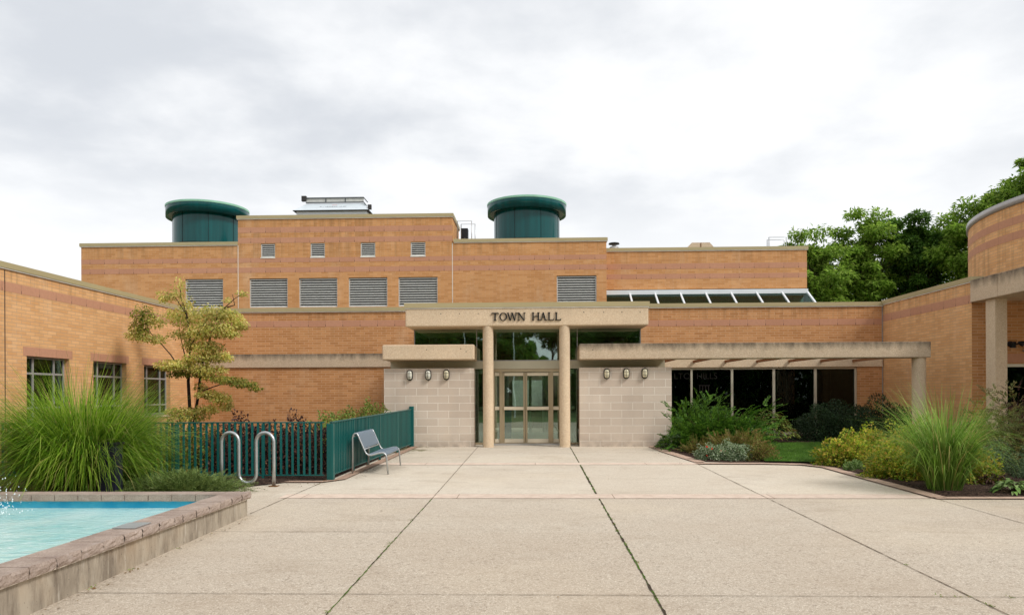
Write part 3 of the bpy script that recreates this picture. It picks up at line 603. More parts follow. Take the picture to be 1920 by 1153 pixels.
# ------------------------------------------------------------------ sign lettering
SG = thing('sign_lettering', 'black serif metal letters TOWN HALL fixed to the concrete canopy', 'sign', (-.25, 19.9, 3.78)); SG['world'] = 1
def letter(ch, x0, x1, z0, z1):
    m = MB(); W = x1-x0; Hh = z1-z0; st = .036; tn = .016; sf = .012
    P = lambda *p: m.prism([(x0+a, z0+b) for a, b in p], 19.862, 19.898)
    R_ = lambda a, b, c, d: P((a, c), (b, c), (b, d), (a, d))
    if ch == 'T':
        R_(W/2-st/2, W/2+st/2, 0, Hh); R_(W/2-.04, W/2+.04, 0, sf); R_(.005, W-.005, Hh-.017, Hh); P((.005, Hh), (.005, Hh-.055), (.02, Hh-.017)); P((W-.005, Hh), (W-.02, Hh-.017), (W-.005, Hh-.055))
    if ch == 'O':
        n = 32; cx, cz = W/2, Hh/2; vs = []
        for yy in (19.862, 19.898):
            for rr in (0, 1):
                for k in range(n):
                    a = 2*math.pi*k/n; rx = W/2-(.036 if rr else 0); rz = Hh/2+.004-(.014 if rr else 0); vs.append((x0+cx+rx*math.cos(a), yy, z0+cz+rz*math.sin(a)))
        fs = []
        for k in range(n):
            q = (k+1) % n; fs += [(k, q, n+q, n+k), (2*n+k, 3*n+k, 3*n+q, 2*n+q), (k, 2*n+k, 2*n+q, q), (n+k, n+q, 3*n+q, 3*n+k)]
        m.add(vs, fs)
    if ch == 'W':
        for a, b, t in ((.02, W*.3, st), (W*.5, W*.3+.01, tn), (W*.5, W*.74, st), (W-.03, W*.74+.01, tn)): P((a-t/2, Hh), (a+t/2, Hh), (b+t/2, 0), (b-t/2, 0))
        R_(0, .05, Hh-sf, Hh); R_(W*.5-.035, W*.5+.03, Hh-sf, Hh); R_(W-.055, W, Hh-sf, Hh)
    if ch == 'N':
        R_(.025, .025+tn, 0, Hh); R_(W-.04, W-.04+tn, 0, Hh); P((.01, Hh), (.01+st*1.2, Hh), (W-.03, 0), (W-.03-st*.9, 0)); R_(0, .06, 0, sf); R_(0, .05, Hh-sf, Hh); R_(W-.06, W, Hh-sf, Hh)
    if ch == 'H':
        for a in (.02, W-.02-st): R_(a, a+st, 0, Hh); R_(a-.014, a+st+.014, 0, sf); R_(a-.014, a+st+.014, Hh-sf, Hh)
        R_(.05, W-.05, Hh*.5-.008, Hh*.5+.01)
    if ch == 'A':
        P((.03, 0), (.03+tn, 0), (W/2+.005, Hh), (W/2-.02, Hh)); P((W-.03-st, 0), (W-.03, 0), (W/2+.012, Hh), (W/2-.02, Hh)); R_(W*.3, W*.7, Hh*.33, Hh*.33+.014); R_(0, .06, 0, sf); R_(W-.08, W, 0, sf)
    if ch == 'L':
        R_(.02, .02+st, 0, Hh); R_(.004, .07, Hh-sf, Hh); R_(.004, W-.01, 0, .016); P((W-.012, .0), (W-.004, .06), (W-.03, .014))
    m.build('letter', 'black', SG, uv=False, off=tuple(SG.location))
lz0, lz1 = 3.77, 3.985
for ch, a, b in (('T', 922, 936), ('O', 937, 951.5), ('W', 951.5, 970.5), ('N', 971, 986), ('H', 997.5, 1012.7), ('A', 1012.5, 1026.5), ('L', 1027.5, 1039.5), ('L', 1041, 1053)):
    letter(ch, (a-1003)*.01474, (b-1003)*.01474, lz0, lz1)

# ------------------------------------------------------------------ wall lamps
def stadium(rx, rz, n=10):
    p = []; s = rz-rx
    for k in range(n+1): a = math.pi*k/n; p.append((rx*math.cos(a), s+rx*math.sin(a)))
    for k in range(n+1): a = math.pi+math.pi*k/n; p.append((rx*math.cos(a), -s+rx*math.sin(a)))
    return p
MT['lampglass'] = plain('frosted_lamp_glass', (214, 212, 196), .25, .6); MT['lampglass2'] = plain('cream_lamp_glass', (220, 210, 178), .25, .6)
def lamp(mat):
    r = thing('bulkhead_lamp', '', 'wall lamp')
    MB().prism(stadium(.085, .15), -.05, 0).build('housing', 'black', r, bevel=.01)
    g = MB(); rings = []
    for k, (sc, y) in enumerate(((.82, -.05), (.8, -.075), (.66, -.1), (.35, -.115), (.02, -.118))): rings.append([(a*sc, y, b*sc if k < 2 else b*(sc+.12 if sc > .1 else .02)) for a, b in stadium(.085, .15)])
    n = len(rings[0]); g.add([v for q in rings for v in q], [(i*n+k, i*n+(k+1) % n, (i+1)*n+(k+1) % n, (i+1)*n+k) for i in range(4) for k in range(n)], True); g.build('globe', mat, r)
    c = MB(); c.tube([(a*.88, -.068, b*.92) for a, b in stadium(.085, .15)]+[(stadium(.085, .15)[0][0]*.88, -.068, stadium(.085, .15)[0][1]*.92)], .009, 6)
    c.tube([(0, -.06, -.14), (0, -.112, -.1), (0, -.126, 0), (0, -.112, .1), (0, -.06, .14)], .004, 5)
    for z in (-.05, .05): c.tube([(-.078, -.06, z), (-.05, -.11, z), (0, -.124, z), (.05, -.11, z), (.078, -.06, z)], .004, 5)
    c.build('cage', 'black', r); return r
def copy_tree(o, parent=None):
    c = o.copy(); link(c); c.parent = parent
    for ch in [q for q in bpy.data.objects if q.parent is o]: copy_tree(ch, c)
    return c
LL = ['outermost oval caged lamp on the left block wall, farthest from the doors', 'middle one of the three oval caged lamps on the left block wall', 'oval caged lamp on the left block wall nearest the entrance doors, its glass yellowish',
      'oval caged lamp on the right block wall nearest the entrance doors', 'middle one of the three oval caged lamps on the right block wall', 'outermost oval caged lamp on the right block wall, closest to the office windows']
la = lamp('lampglass'); lb_ = lamp('lampglass2')
for k, x in enumerate((-3.51, -2.99, -2.48, 2.0, 2.54, 3.05)):
    o = {0: la, 2: lb_}.get(k) or copy_tree(la if k == 1 else lb_)
    o.location = (x, 20.15, 2.28+.004*k); tag(o, LL[k], 'wall lamp', 'caged lamps on the block walls')

# ------------------------------------------------------------------ roof things
for k, (x, y, lab) in enumerate(((-15.15, 33., 'dark teal drum with flared rim, left one, partly behind the tall brick block'), (-.34, 33., 'dark teal drum with flared rim and small top dome, above the entrance'))):
    r = thing('roof_drum', lab, 'roof lantern', (x, y, 7.6), 0, 'teal drums on the roof')
    b = MB().lathe([(1.5, 0), (1.5, 2.45)], 0, 0, 72); b.build('drum_body', 'green_metal', r)
    sm = MB()
    for a in range(8): t = a*math.pi/4-.35; sm.box(0, 0, 0, 0, 0, 0) if False else sm.tube([(1.505*math.cos(t), 1.505*math.sin(t), 0), (1.505*math.cos(t), 1.505*math.sin(t), 2.4)], .008, 4)
    sm.lathe([(1.503, .98), (1.51, .99), (1.503, 1.0)], 0, 0, 72); sm.build('panel_seams', 'dark', r)
    MB().lathe([(1.5, 2.42), (1.79, 2.27), (1.8, 2.62), (1.8, 2.70)], 0, 0, 72).build('rim', 'green_metal', r)
    MB().lathe([(1.81, 2.69), (1.82, 2.78), (1.6, 2.80), (.01, 2.9)], 0, 0, 72).build('cap_flashing', 'green_light', r)
    MB().lathe([(.42, 2.84), (.4, 2.98), (.25, 3.07), (.01, 3.1)], 0, 0, 32).build('top_vent', 'int_dark', r)
    MB().lathe([(1.49, 2.38), (1.78, 2.3)], 0, 0, 72).build('soffit', 'soffit', r)
# smoke vent unit
r = thing('roof_vent_unit', 'pale grey metal roof vent box with sloping front and steel rails on the tall roof', 'roof vent', (-8.6, 30.4, 8.6)); r['world'] = 1
u = MB(); zt, zb = 10.02, 9.56
u.add([(-10.2, 30.2, zb), (-7.0, 30.2, zb), (-7.3, 30.9, zt), (-9.85, 30.9, zt), (-10.2, 32.2, zb), (-7.0, 32.2, zb), (-7.3, 31.5, zt), (-9.85, 31.5, zt)], [(0, 1, 2, 3), (5, 4, 7, 6), (1, 5, 6, 2), (4, 0, 3, 7), (3, 2, 6, 7)])
u.build('hood', plain('pale_hood_metal', (206, 214, 218), .4, .5, 0, .03), r, uv=False); MB().box(-9.85, -7.35, 30.87, 30.89, 10.05, 10.25).build('rail_panel', 'louvre', r, uv=False); MB().box(-10.1, -7.1, 30.3, 32.1, 8.6, zb-.024).build('curb', 'white', r, uv=False)
MB().box(-10.22, -6.98, 30.17, 32.22, zb-.022, zb-.001).build('skirt', 'int_dark', r, uv=False)
q = MB().bar((-9.87, 30.85, 10.05), (-7.35, 30.85, 10.05), .045, .045).bar((-9.85, 30.85, 10.25), (-7.35, 30.85, 10.25), .045, .045).bar((-7.35, 30.85, 10.25), (-7.1, 30.5, 9.95), .03, .03).bar((-7.35, 30.85, 10.05), (-7.15, 30.6, 9.8), .03, .03)
for x in (-9.0, -8.15): q.bar((x, 30.85, 10.05), (x, 30.85, 10.25), .04, .03, (0, 1, 0))
q.build('rail', plain('dark_rail', (96, 100, 102), .5), r, uv=False)
MB().box(-10.05, -9.85, 30.8, 30.95, 10.12, 10.34).box(-7.05, -6.9, 30.3, 30.4, 9.6, 9.8).build('hinge_brackets', 'int_dark', r, uv=False)
MT['redmark'] = plain('red_mark', (214, 140, 140), .6); MT['greymark'] = plain('grey_print', (120, 128, 132), .6)
def on_hood(v): # sloping front: z rises .46 over .7 m
    return v
def slope_text(txt, size, x, t, mat, nm):
    cu = bpy.data.curves.new(nm, 'FONT'); cu.body = txt; cu.size = size; cu.align_x = 'CENTER'; ob = link(bpy.data.objects.new(nm, cu)); bpy.context.view_layer.update()
    me = bpy.data.meshes.new_from_object(ob.evaluated_get(bpy.context.evaluated_depsgraph_get())); bpy.data.objects.remove(ob)
    L = math.hypot(.7, .46); d = (.7/L, .46/L); nx = (-.46/L, .7/L)
    for v in me.vertices:
        a, b = v.co.x, v.co.y+t; v.co = (x+a+8.6, 30.2+d[0]*b+nx[0]*.006-30.4, zb+d[1]*b+nx[1]*.006-8.6)
    me.materials.clear(); me.materials.append(MT[mat]); o = link(bpy.data.objects.new(nm, me)); o.parent = r
slope_text('A-1183584Z-10-8F', .15, -8.6, .36, 'greymark', 'serial_print'); slope_text('###', .12, -8.58, .6, 'redmark', 'red_print')
# roof access rails, speaker, box, mushroom vent
def ladder_rails(x, y, z0, z1, lab, w1=.55):
    r = thing('roof_ladder_rail', lab, 'roof rail', (x, y, z0), 0, 'steel ladder rails on the roofs')
    for k, dy in enumerate((0, .55)):
        dx = .1*k; MB().tube([(dx, dy, 0), (dx, dy, z1-z0-.0*k), (dx+w1, dy, z1-z0), (dx+w1, dy, 0)], .022, 6).build('hoop', 'steel', r)
    return r
ladder_rails(-3.22, 30.1, 7.6, 9.0, 'thin steel hoop rails on the roof right of the tall brick block', .6); ladder_rails(10.18, 31.6, 7.4, 8.5, 'thin steel hoop rails on the right roof in front of the trees', .75)
r = thing('siren_speaker', 'black square loudspeaker box standing on the roof beside the tall brick block', 'loudspeaker', (-2.97, 30.6, 7.6))
MB().box(-.14, .14, 0, .35, .15, 1.22).build('cabinet', 'black', r, bevel=.01); MB().lathe([(.015, 0), (.05, .0), (.06, .02), (.01, .04)], 0, 0, 16).build('driver', 'int_dark', r)
for c in r.children if False else [o for o in bpy.data.objects if o.parent is r and o.name.startswith('driver')]: c.location = (0, -.01, .75); c.rotation_euler = (math.pi/2, 0, 0)
MB().box(-.04, .04, .1, .2, 0, .15).build('foot', 'steel', r)
r = thing('roof_box_vent', 'beige metal ridge box vent on the right hand roof', 'roof vent', (7.57, 33, 7.4))
MB().prism([(-.62, .0), (.62, .0), (.62, .95), (.4, 1.2), (-.4, 1.2), (-.62, .95)], 0, .9).build('hood', 'concrete', r, uv=False); MB().box(-.02, .02, -.01, 0, 0, 1.18).build('seam', 'rust', r, uv=False)
r = thing('mushroom_vent', 'small round mushroom cap vent on the roof right of the entrance block', 'roof vent', (3.47, 31.5, 7.4))
MB().lathe([(.2, 0), (.2, .72), (.08, .78), (.08, .84)], 0, 0, 24).build('stack', 'frame_grey', r); MB().lathe([(.01, .84), (.24, .85), (.22, .9), (.01, .93)], 0, 0, 24).build('cap', 'int_dark', r)
# floodlight, barrier arm
r = thing('twin_floodlight', 'black twin head floodlight on the brick wall above the side door', 'floodlight', (12.98, 20., 3.02))
MB().box(-.06, .06, -.06, 0, -.08, .08).tube([(-.05, -.05, 0), (-.12, -.12, .02)], .02, 6).tube([(.05, -.05, 0), (.15, -.12, .04)], .02, 6).build('bracket', 'black', r)
for s_ in (-1, 1):
    h = MB().lathe([(.03, -.08), (.07, .0), (.075, .06), (.06, .065), (.01, .05)], 0, 0, 20).build('lamp_head', 'black', r, off=(0, 0, 0)); h.location = (.15*s_, -.14, .03); h.rotation_euler = (math.radians(115), 0, math.radians(35*s_))
r = thing('door_closer_arm', 'short grey metal bracket arm on the brick wall right of the floodlight', 'bracket', (13.3, 20, 2.86))
MB().box(-.05, .6, -.14, -.1, -.015, .015).box(-.06, .0, -.16, -.02, -.03, .03).box(.3, .34, -.1, 0, -.01, .01).build('arm', 'steel', r)
tag(MB().box(-.1, .1, 0, .1, 0, .15).build('wall_light', 'white', None, bevel=.01), 'small white box light on the curved brick drum just above the beam', 'wall light').location = (13.72, 22.55, 4.93)

# ------------------------------------------------------------------ fence
def fence(name, label, a, b, nb, posts, corner=None):
    a = Vector(a); b = Vector(b); d = (b-a).normalized(); r = thing(name, label, 'fence', (a.x, a.y, gz(a.y))); off = tuple(r.location)
    Ht = 1.06; g = lambda p: gz(p.y)
    P = lambda t, z: (lambda q: (q.x, q.y, g(q)+z))(a+(b-a)*t)
    MB().bar(P(0, Ht), P(1, Ht), .045, .022).build('top_rail', 'fence', r, off=off); MB().bar(P(0, .1), P(1, .1), .03, .022).build('bottom_rail', 'fence', r, off=off)
    L = (b-a).length
    for k in range(nb):
        t = (k+.5)/nb; m = MB(); p0 = Vector(P(t, .11)); p1 = Vector(P(t, Ht-.01))
        m.bar(p0, p1, .034, .03, tuple(Vector((-d.y, d.x, 0)))); m.build('baluster', 'fence', r, uv=False, off=off)
    for t in posts:
        q = P(t, 0); s_ = .022 if 0 < t < 1 else .06; h = Ht if t < 1 or name == 'front' else 1.1
        p = MB().box(q[0]-s_, q[0]+s_, q[1]-s_, q[1]+s_, q[2], q[2]+h-.02+(.06 if t == 1 and corner else 0)).build('post', 'fence', r, off=off, bevel=.004)
        MB().box(q[0]-s_*2, q[0]+s_*2, q[1]-s_*1.6, q[1]+s_*1.6, q[2]+.002, q[2]+.014).build('base_plate', 'rust', p, off=off)
fence('metal_fence', 'green painted metal fence run facing the viewer behind the bike rack', (-11.9, 13.0), (-3.84, 13.0), 76, (.33, .66, .86))
fence('metal_fence', 'green painted metal fence run along the plaza behind the bench, up to the block wall', (-3.72, 13.0), (-3.46, 20.1), 68, (0, .2, .36, .5, .75, 1), True)

# ------------------------------------------------------------------ bench
BX, BY = -3.55, 13.9
r = thing('metal_bench', 'blue grey perforated steel bench with tubular frame in front of the green fence', 'bench', (BX, BY, gz(BY)), math.radians(1.5))
prof = [(0, 0), (0, .72), (.015, .77), (.05, .80), (.09, .79), (.115, .74), (.235, .46), (.26, .41), (.31, .375), (.37, .375), (.52, .415), (.60, .42), (.645, .385), (.66, .33), (.69, 0)]
for y in (0, 1.52):
    MB().tube([(x, y, z) for x, z in prof], .017, 10).build('frame', 'steel', r)
MB().tube([(.02, 0, .74), (.02, 1.52, .74)], .014, 8).tube([(.225, 0, .485), (.225, 1.52, .485)], .014, 8).tube([(.645, 0, .375), (.645, 1.52, .375)], .014, 8).tube([(.3, 0, .375), (.3, 1.52, .375)], .014, 8).build('cross_bars', 'steel', r)
def sheet(pr, name):
    m = MB(); vs = []; n = len(pr)
    for x, z in pr: vs += [(x, .02, z), (x, 1.5, z)]
    for x, z in pr: vs += [(x-.004, .02, z-.006), (x-.004, 1.5, z-.006)]
    fs = [(2*i, 2*i+2, 2*i+3, 2*i+1) for i in range(n-1)]+[(2*n+2*i, 2*n+2*i+1, 2*n+2*i+3, 2*n+2*i+2) for i in range(n-1)]
    m.add(vs, fs, True); o = m.build(name, 'perf', r); uvl = o.data.uv_layers[0]; acc = [0]
    for i in range(n-1): acc.append(acc[-1]+math.hypot(pr[i+1][0]-pr[i][0], pr[i+1][1]-pr[i][1]))
    for p in o.data.polygons:
        for li in p.loop_indices:
            vi = o.data.loops[li].vertex_index; uvl.data[li].uv = (o.data.vertices[vi].co.y, acc[(vi % (2*n))//2])
sheet([(.02, .785), (.05, .812), (.09, .802), (.125, .745), (.18, .615), (.225, .51)], 'backrest'); sheet([(.30, .392), (.37, .388), (.45, .41), (.52, .428), (.60, .434), (.645, .405), (.66, .375)], 'seat')
# ------------------------------------------------------------------ bike rack
RX, RY = -5.45, 12.35; pts = []
r = thing('bike_rack', 'galvanised steel wave bike rack on the concrete beside the juniper', 'bike rack', (RX, RY, gz(RY)), math.radians(-6))
s_ = .32; R_ = .16; top = .92-R_; bot = .05+R_
pts = [(0, 0, 0), (0, 0, top*.5), (0, 0, top)]+[(R_-R_*math.cos(math.pi*k/12), 0, top+R_*math.sin(math.pi*k/12)) for k in range(1, 12)]+[(s_, 0, top), (s_, 0, .45), (s_, 0, bot)]
pts += [(s_+R_-R_*math.cos(math.pi*k/12), 0, bot-R_*math.sin(math.pi*k/12)) for k in range(1, 12)]+[(2*s_, 0, bot), (2*s_, 0, .45), (2*s_, 0, top)]
pts += [(2*s_+R_-R_*math.cos(math.pi*k/12), 0, top+R_*math.sin(math.pi*k/12)) for k in range(1, 12)]+[(3*s_, 0, top), (3*s_, 0, .4), (3*s_, 0, 0)]
MB().tube(pts, .03, 14).build('wave_tube', 'steel', r); MB().box(-.07, .07, -.06, .06, .002, .012).build('foot_plate', 'rust', r); MB().box(3*s_-.07, 3*s_+.07, -.06, .06, .002, .012).build('foot_plate', 'rust', r)
# dark service pedestal in the grass
r = thing('service_pedestal', 'dark navy service pedestal half hidden in the tall grass behind the pool', 'pedestal', (-6.45, 10.75, gz(10.75)))
MB().box(-.13, .13, -.1, .1, 0, .84).build('cabinet', plain('navy_metal', (34, 34, 50), .5), r, bevel=.008); MB().box(-.15, .15, -.12, .12, .84, .88).build('lid', 'black', r, bevel=.008)

# ------------------------------------------------------------------ pool
def copingstone():
    M = Mat('coping_stone', .85, .2); p = M.geo(); n = M.noise(p, 3., 6, .65); n2 = M.noise(p, 70., 4, .7)
    c = M.mix(M.rng(n, .35, .65), lin((184, 166, 152)), lin((156, 138, 126))); c = M.mix(M.rng(n2, .45, .7, 0, .55), c, lin((104, 86, 78))); c = M.mix(M.rng(M.noise(p, 9, 4), .58, .7, 0, .3), c, lin((206, 192, 184)))
    M.col(c); M.bump(n2, .8, .012); return M.m
def basin():
    M = Mat('stained_pool_wall', .92, .15); p = M.geo(); s1 = M.noise(vec_scale(M, p, (1, 1, .22)), 4.5, 7, .75, .3); s2 = M.noise(vec_scale(M, p, (1, 1, .12)), 22., 4, .7); n = M.noise(p, 1.2, 6)
    c = M.mix(M.rng(s1, .38, .6), lin((124, 112, 98)), lin((176, 164, 146))); c = M.mix(M.rng(s2, .58, .7, 0, .35), c, lin((226, 220, 206))); c = M.mix(M.rng(n, .5, .7, 0, .4), c, lin((180, 152, 120)))
    c = M.mix(M.rng(M.noise(p, 60, 3), .68, .74), c, lin((60, 52, 46))); M.col(c); M.bump(s2, .5, .01); return M.m
MT['stone'] = copingstone(); MT['basin'] = basin(); MT['mortar'] = plain('grout', (206, 194, 176), .9, .1)
def bluep():
    M = Mat('blue_pool_paint', .6, .3); p = M.geo(); z = M.sep(p)[2]; n = M.noise(p, 14, 5, .7)
    c = M.mix(M.rng(M.noise(p, 3, 4), .35, .65), lin((44, 168, 212)), lin((84, 190, 220)))
    c = M.mix(M.math('MULTIPLY', M.rng(z, .335, .35), M.rng(n, .4, .5)), c, lin((190, 172, 150))); M.col(c); return M.m
PT = .445
r = thing('fountain_pool', 'raised fountain pool with reddish stone coping, stained concrete wall and blue painted inside', 'fountain pool', (-6.6, 4.5, 0)); r['world'] = 1
MB().box(-3.98, -3.84, -1, 9.48, -.06, .352).box(-9.4, -3.98, 9.34, 9.48, -.06, .352).build('outer_wall', 'basin', r)
bm = MB(); bm.box(-4.06, -3.985, -1, 9.335, -.05, .352).box(-9.4, -4.06, 9.28, 9.335, -.05, .352).box(-9.42, -9.3, -1, 9.28, -.05, .352).box(-9.3, -4.06, -1.1, -1, -.05, .352)
bm.quad((-9.3, -1, -.045), (-4.06, -1, -.045), (-4.06, 9.28, -.045), (-9.3, 9.28, -.045)); bm.build('painted_basin', bluep(), r)
def rough_box(mb, x0, x1, y0, y1, z0, z1, face, rr, n=7, amp=.008):
    """stone with one split (rough) face: '+x' or '-y'"""
    g = 5
    if face == '+x':
        A = [[(x1+rr.uniform(-amp, amp*.6)-(.008 if j in (0, g-1) else 0), y0+(y1-y0)*i/(n-1), z0+(z1-z0)*j/(g-1)) for j in range(g)] for i in range(n)]
        mb.add([p for q in A for p in q], [(i*g+j, (i+1)*g+j, (i+1)*g+j+1, i*g+j+1) for i in range(n-1) for j in range(g-1)])
        tp = [A[i][g-1] for i in range(n)]; bt = [A[i][0] for i in range(n)]
        mb.add([(x0, y0, z1), *tp, (x0, y1, z1)], [tuple(range(n+2))]); mb.add([(x0, y0, z0), *bt, (x0, y1, z0)], [tuple(reversed(range(n+2)))])
        mb.quad((x0, y0, z0), bt[0], tp[0], (x0, y0, z1)); mb.quad((x0, y1, z0), (x0, y1, z1), tp[-1], bt[-1]); mb.quad((x0, y0, z0), (x0, y0, z1), (x0, y1, z1), (x0, y1, z0))
rr = random.Random(5); y = 9.5; k = 0
stones = MB(); mort = MB()
while y > -1:
    L = .31 if k % 9 != 6 else .17; y1 = y; y0 = max(-1, y-L); rough_box(stones, -4.10, -3.79, y0+.008, y1-.004, .357, PT+rr.uniform(-.002, .002), '+x', rr); y -= L+.002; k += 1
mort.box(-4.085, -3.805, -1, 9.49, .352, PT-.012)
x = -4.115
while x > -9.4: stones.box(x-.30, x, 9.23, 9.50, .357, PT+rr.uniform(-.002, .002)); x -= .312
mort.box(-9.4, -4.12, 9.25, 9.49, .352, PT-.008)
stones.build('coping_stones', 'stone', r); mort.build('grout', 'mortar', r)
def watermat():
    M = Mat('pool_water', .07, .5); p = M.geo(); w1 = M.noise(vec_scale(M, p, (1., 1.7, 1.)), 4.5, 6, .6, .8); w2 = M.noise(p, 1.1, 4, .55)
    c = M.mix(M.rng(w2, .35, .65), lin((162, 214, 208)), lin((206, 234, 226))); fo = M.noise(vec_scale(M, p, (1, 2.2, 1)), 7., 7, .72, .6)
    y = M.sep(p)[1]; foam = M.math('MULTIPLY', M.rng(fo, .52, .66), M.rng(y, 9.2, 6.2, .1, .95)); c = M.mix(foam, c, lin((236, 246, 242))); M.col(c); M.bump(w1, .35, .06); return M.m
WL = MB(); nx, ny = 60, 120; wr = random.Random(2)
MB().quad((-9.3, -1, .26), (-4.065, -1, .26), (-4.065, 9.275, .26), (-9.3, 9.275, .26)).build('water', watermat(), r)
# metal lid on the coping
tag(MB().box(-.11, .11, -.15, .15, 0, .012).build('coping_plate', 'steel', None, bevel=.003), 'small square grey metal plate lying on the pool coping', 'metal plate').location = (-3.96, 6.95, PT+.003)
# fountain spray
MT['spray'] = Mat('spray_water', .1, .6).m; MT['spray'].node_tree.nodes['Principled BSDF'].inputs['Base Color'].default_value = (.86, .93, .95, 1)
N = 800; P = []
for i in range(N):
    a = random.uniform(-2.2, 1.2); v = random.uniform(.5, 1.); t = random.uniform(0, 1)
    rad = v*.75*t+random.gauss(0, .04); z = .3+1.35*v*t*(1-t)*1.3+random.gauss(0, .03); P.append((-6.95+rad*.62*math.cos(a), 8.6+rad*.5*math.sin(a), max(.262, z)))
for i in range(120): P.append((-6.4+random.gauss(0, .08), 8.5+random.gauss(0, .15), .28+abs(random.gauss(0, .22))))
P = np.array(P); sz = rng.uniform(.002, .010, len(P))[:, None]
oct_ = np.array([(1, 0, 0), (0, 1, 0), (-1, 0, 0), (0, -1, 0), (0, 0, 1.3), (0, 0, -1.3)]); V = (P[:, None, :]+oct_[None]*sz[:, None, :]).reshape(-1, 3)
tri = np.array([(0, 1, 4), (1, 2, 4), (2, 3, 4), (3, 0, 4), (1, 0, 5), (2, 1, 5), (3, 2, 5), (0, 3, 5)]); Fc = (np.arange(len(P))[:, None, None]*6+tri[None]).reshape(-1, 3)
tag(np_mesh('fountain_spray', V, Fc, MT['spray'], None, None, True), 'white fountain spray splashing at the left edge of the pool', 'water spray', kind='stuff')

# ------------------------------------------------------------------ foliage builders
def norm(a): return a/np.maximum(np.linalg.norm(a, axis=-1, keepdims=True), 1e-6)
def leaf_arrays(P, D, Nn, L, Wd, fold=.15, droop=.0):
    P = np.asarray(P); D = norm(D); S_ = norm(np.cross(D, Nn)); U = np.cross(S_, D); L = np.broadcast_to(np.asarray(L), (len(P),))[:, None]; Wd = np.broadcast_to(np.asarray(Wd), (len(P),))[:, None]
    a = P; m = P+D*L*.45; b = m+S_*Wd*.5+U*Wd*fold; c = P+D*L-U*L*droop; d = m-S_*Wd*.5+U*Wd*fold
    V = np.stack([a, b, c, d], 1).reshape(-1, 3); Fc = np.arange(len(P)*4).reshape(-1, 4); return V, Fc
def rand_unit(n): return norm(rng.normal(size=(n, 3)))
def mound_pts(n, rad, lump=.25, seed=0, low=-.15):
    d = rand_unit(n*2); d = d[d[:, 2] > low][:n]; n = len(d)
    ph = rng.uniform(0, 6.28, 6) if seed is None else np.random.default_rng(seed).uniform(0, 6.28, 6)
    l = 1+lump*(np.sin(d[:, 0]*5+ph[0])*np.sin(d[:, 1]*5+ph[1])+.6*np.sin(d[:, 2]*8+d[:, 0]*9+ph[2])+.4*np.sin(d[:, 1]*14+ph[3])*np.sin(d[:, 0]*13+ph[4]))
    rr_ = (1-rng.random(n)**2.2*.75)*l
    return d*rr_[:, None]*np.array(rad), d
def stems(rad, n, mat, root, rs=.008, h=.9):
    m = MB()
    for k in range(n):
        a = random.uniform(0, 6.28); q = random.uniform(.2, .85); x, y, z = rad[0]*q*math.cos(a), rad[1]*q*math.sin(a), rad[2]*random.uniform(.5, h)
        m.tube([(x*.1, y*.1, 0), (x*.4, y*.4, z*.5), (x, y, z)], [rs, rs*.7, rs*.3], 5)
    m.build('stems', mat, root, uv=False)
def shrub(name, label, cat, x, y, rad, n, L, Wd, mat, lump=.25, seed=0, upw=.4, group=None, z=0.):
    r = thing(name, label, cat, (x, y, gz(y)+.02), 0, group); p, d = mound_pts(n, rad, lump, seed); n = len(p)
    p[:, 2] = np.maximum(p[:, 2]+rad[2]*.05, .01); p[:, 2] += z
    D = norm(d*.7+rand_unit(n)*.8+np.array([0, 0, .25])); Nn = norm(d*.5+rand_unit(n)*.6+np.array([0, 0, upw])); V, Fc = leaf_arrays(p, D, Nn, rng.uniform(.6, 1.2, n)*L, rng.uniform(.7, 1.2, n)*Wd)
    np_mesh('foliage', V, Fc, mat, r); stems(rad, 26, 'stem', r); return r
def spray_arrays(O, D, L, m, ls, lw, curve, width=.06, flat=.3):
    """feathery sprays: n sprays with m leaflets on each side"""
    n = len(O); t = np.linspace(.12, 1, m)[None, :, None]; L = L[:, None, None]; D = norm(D)
    side = norm(np.cross(D, np.array([0, 0, 1.])+rng.normal(size=(n, 3))*flat)); U = np.cross(side, D)
    c = O[:, None]+D[:, None]*L*t+curve[:, None, None]*np.array([0, 0, 1.])*(t**2)*L
    tang = norm(D[:, None]+2*curve[:, None, None]*np.array([0, 0, 1.])*t); out = []
    for s_ in (-1, 1):
        dd = norm(tang*.75+side[:, None]*s_*.65+rng.normal(size=c.shape)*.16); sz = (1-.6*t[..., 0])*np.ones((n, m))*rng.uniform(.7, 1.2, (n, m))
        V, Fc = leaf_arrays(c.reshape(-1, 3), dd.reshape(-1, 3), (U[:, None]+rng.normal(size=c.shape)*.3).reshape(-1, 3), (ls*sz).ravel(), (lw*sz).ravel(), .1); out.append(V)
    return np.concatenate(out)
def spray_shrub(name, label, cat, x, y, rad, n, L, m, ls, lw, mat, curve=-.2, lump=.2, seed=1, group=None, up_=.5, low=-.1, bias=(0, 0, 0), inner=.45):
    r = thing(name, label, cat, (x, y, gz(y)+.02), 0, group); p, d = mound_pts(n, rad, lump, seed, low); n = len(p); p = p*rng.uniform(inner, .95, n)[:, None]; p[:, 2] = np.maximum(p[:, 2], .02)
    D = norm(d*np.array([1, 1, .7])+np.array([0, 0, up_])+rng.normal(size=(n, 3))*.3+np.array(bias)); V = spray_arrays(p, D, rng.uniform(.6, 1.25, n)*L, m, ls, lw, rng.uniform(.6, 1.4, n)*curve)
    np_mesh('foliage', V, np.arange(len(V)).reshape(-1, 4), mat, r); stems(rad, 30, 'stem', r); return r
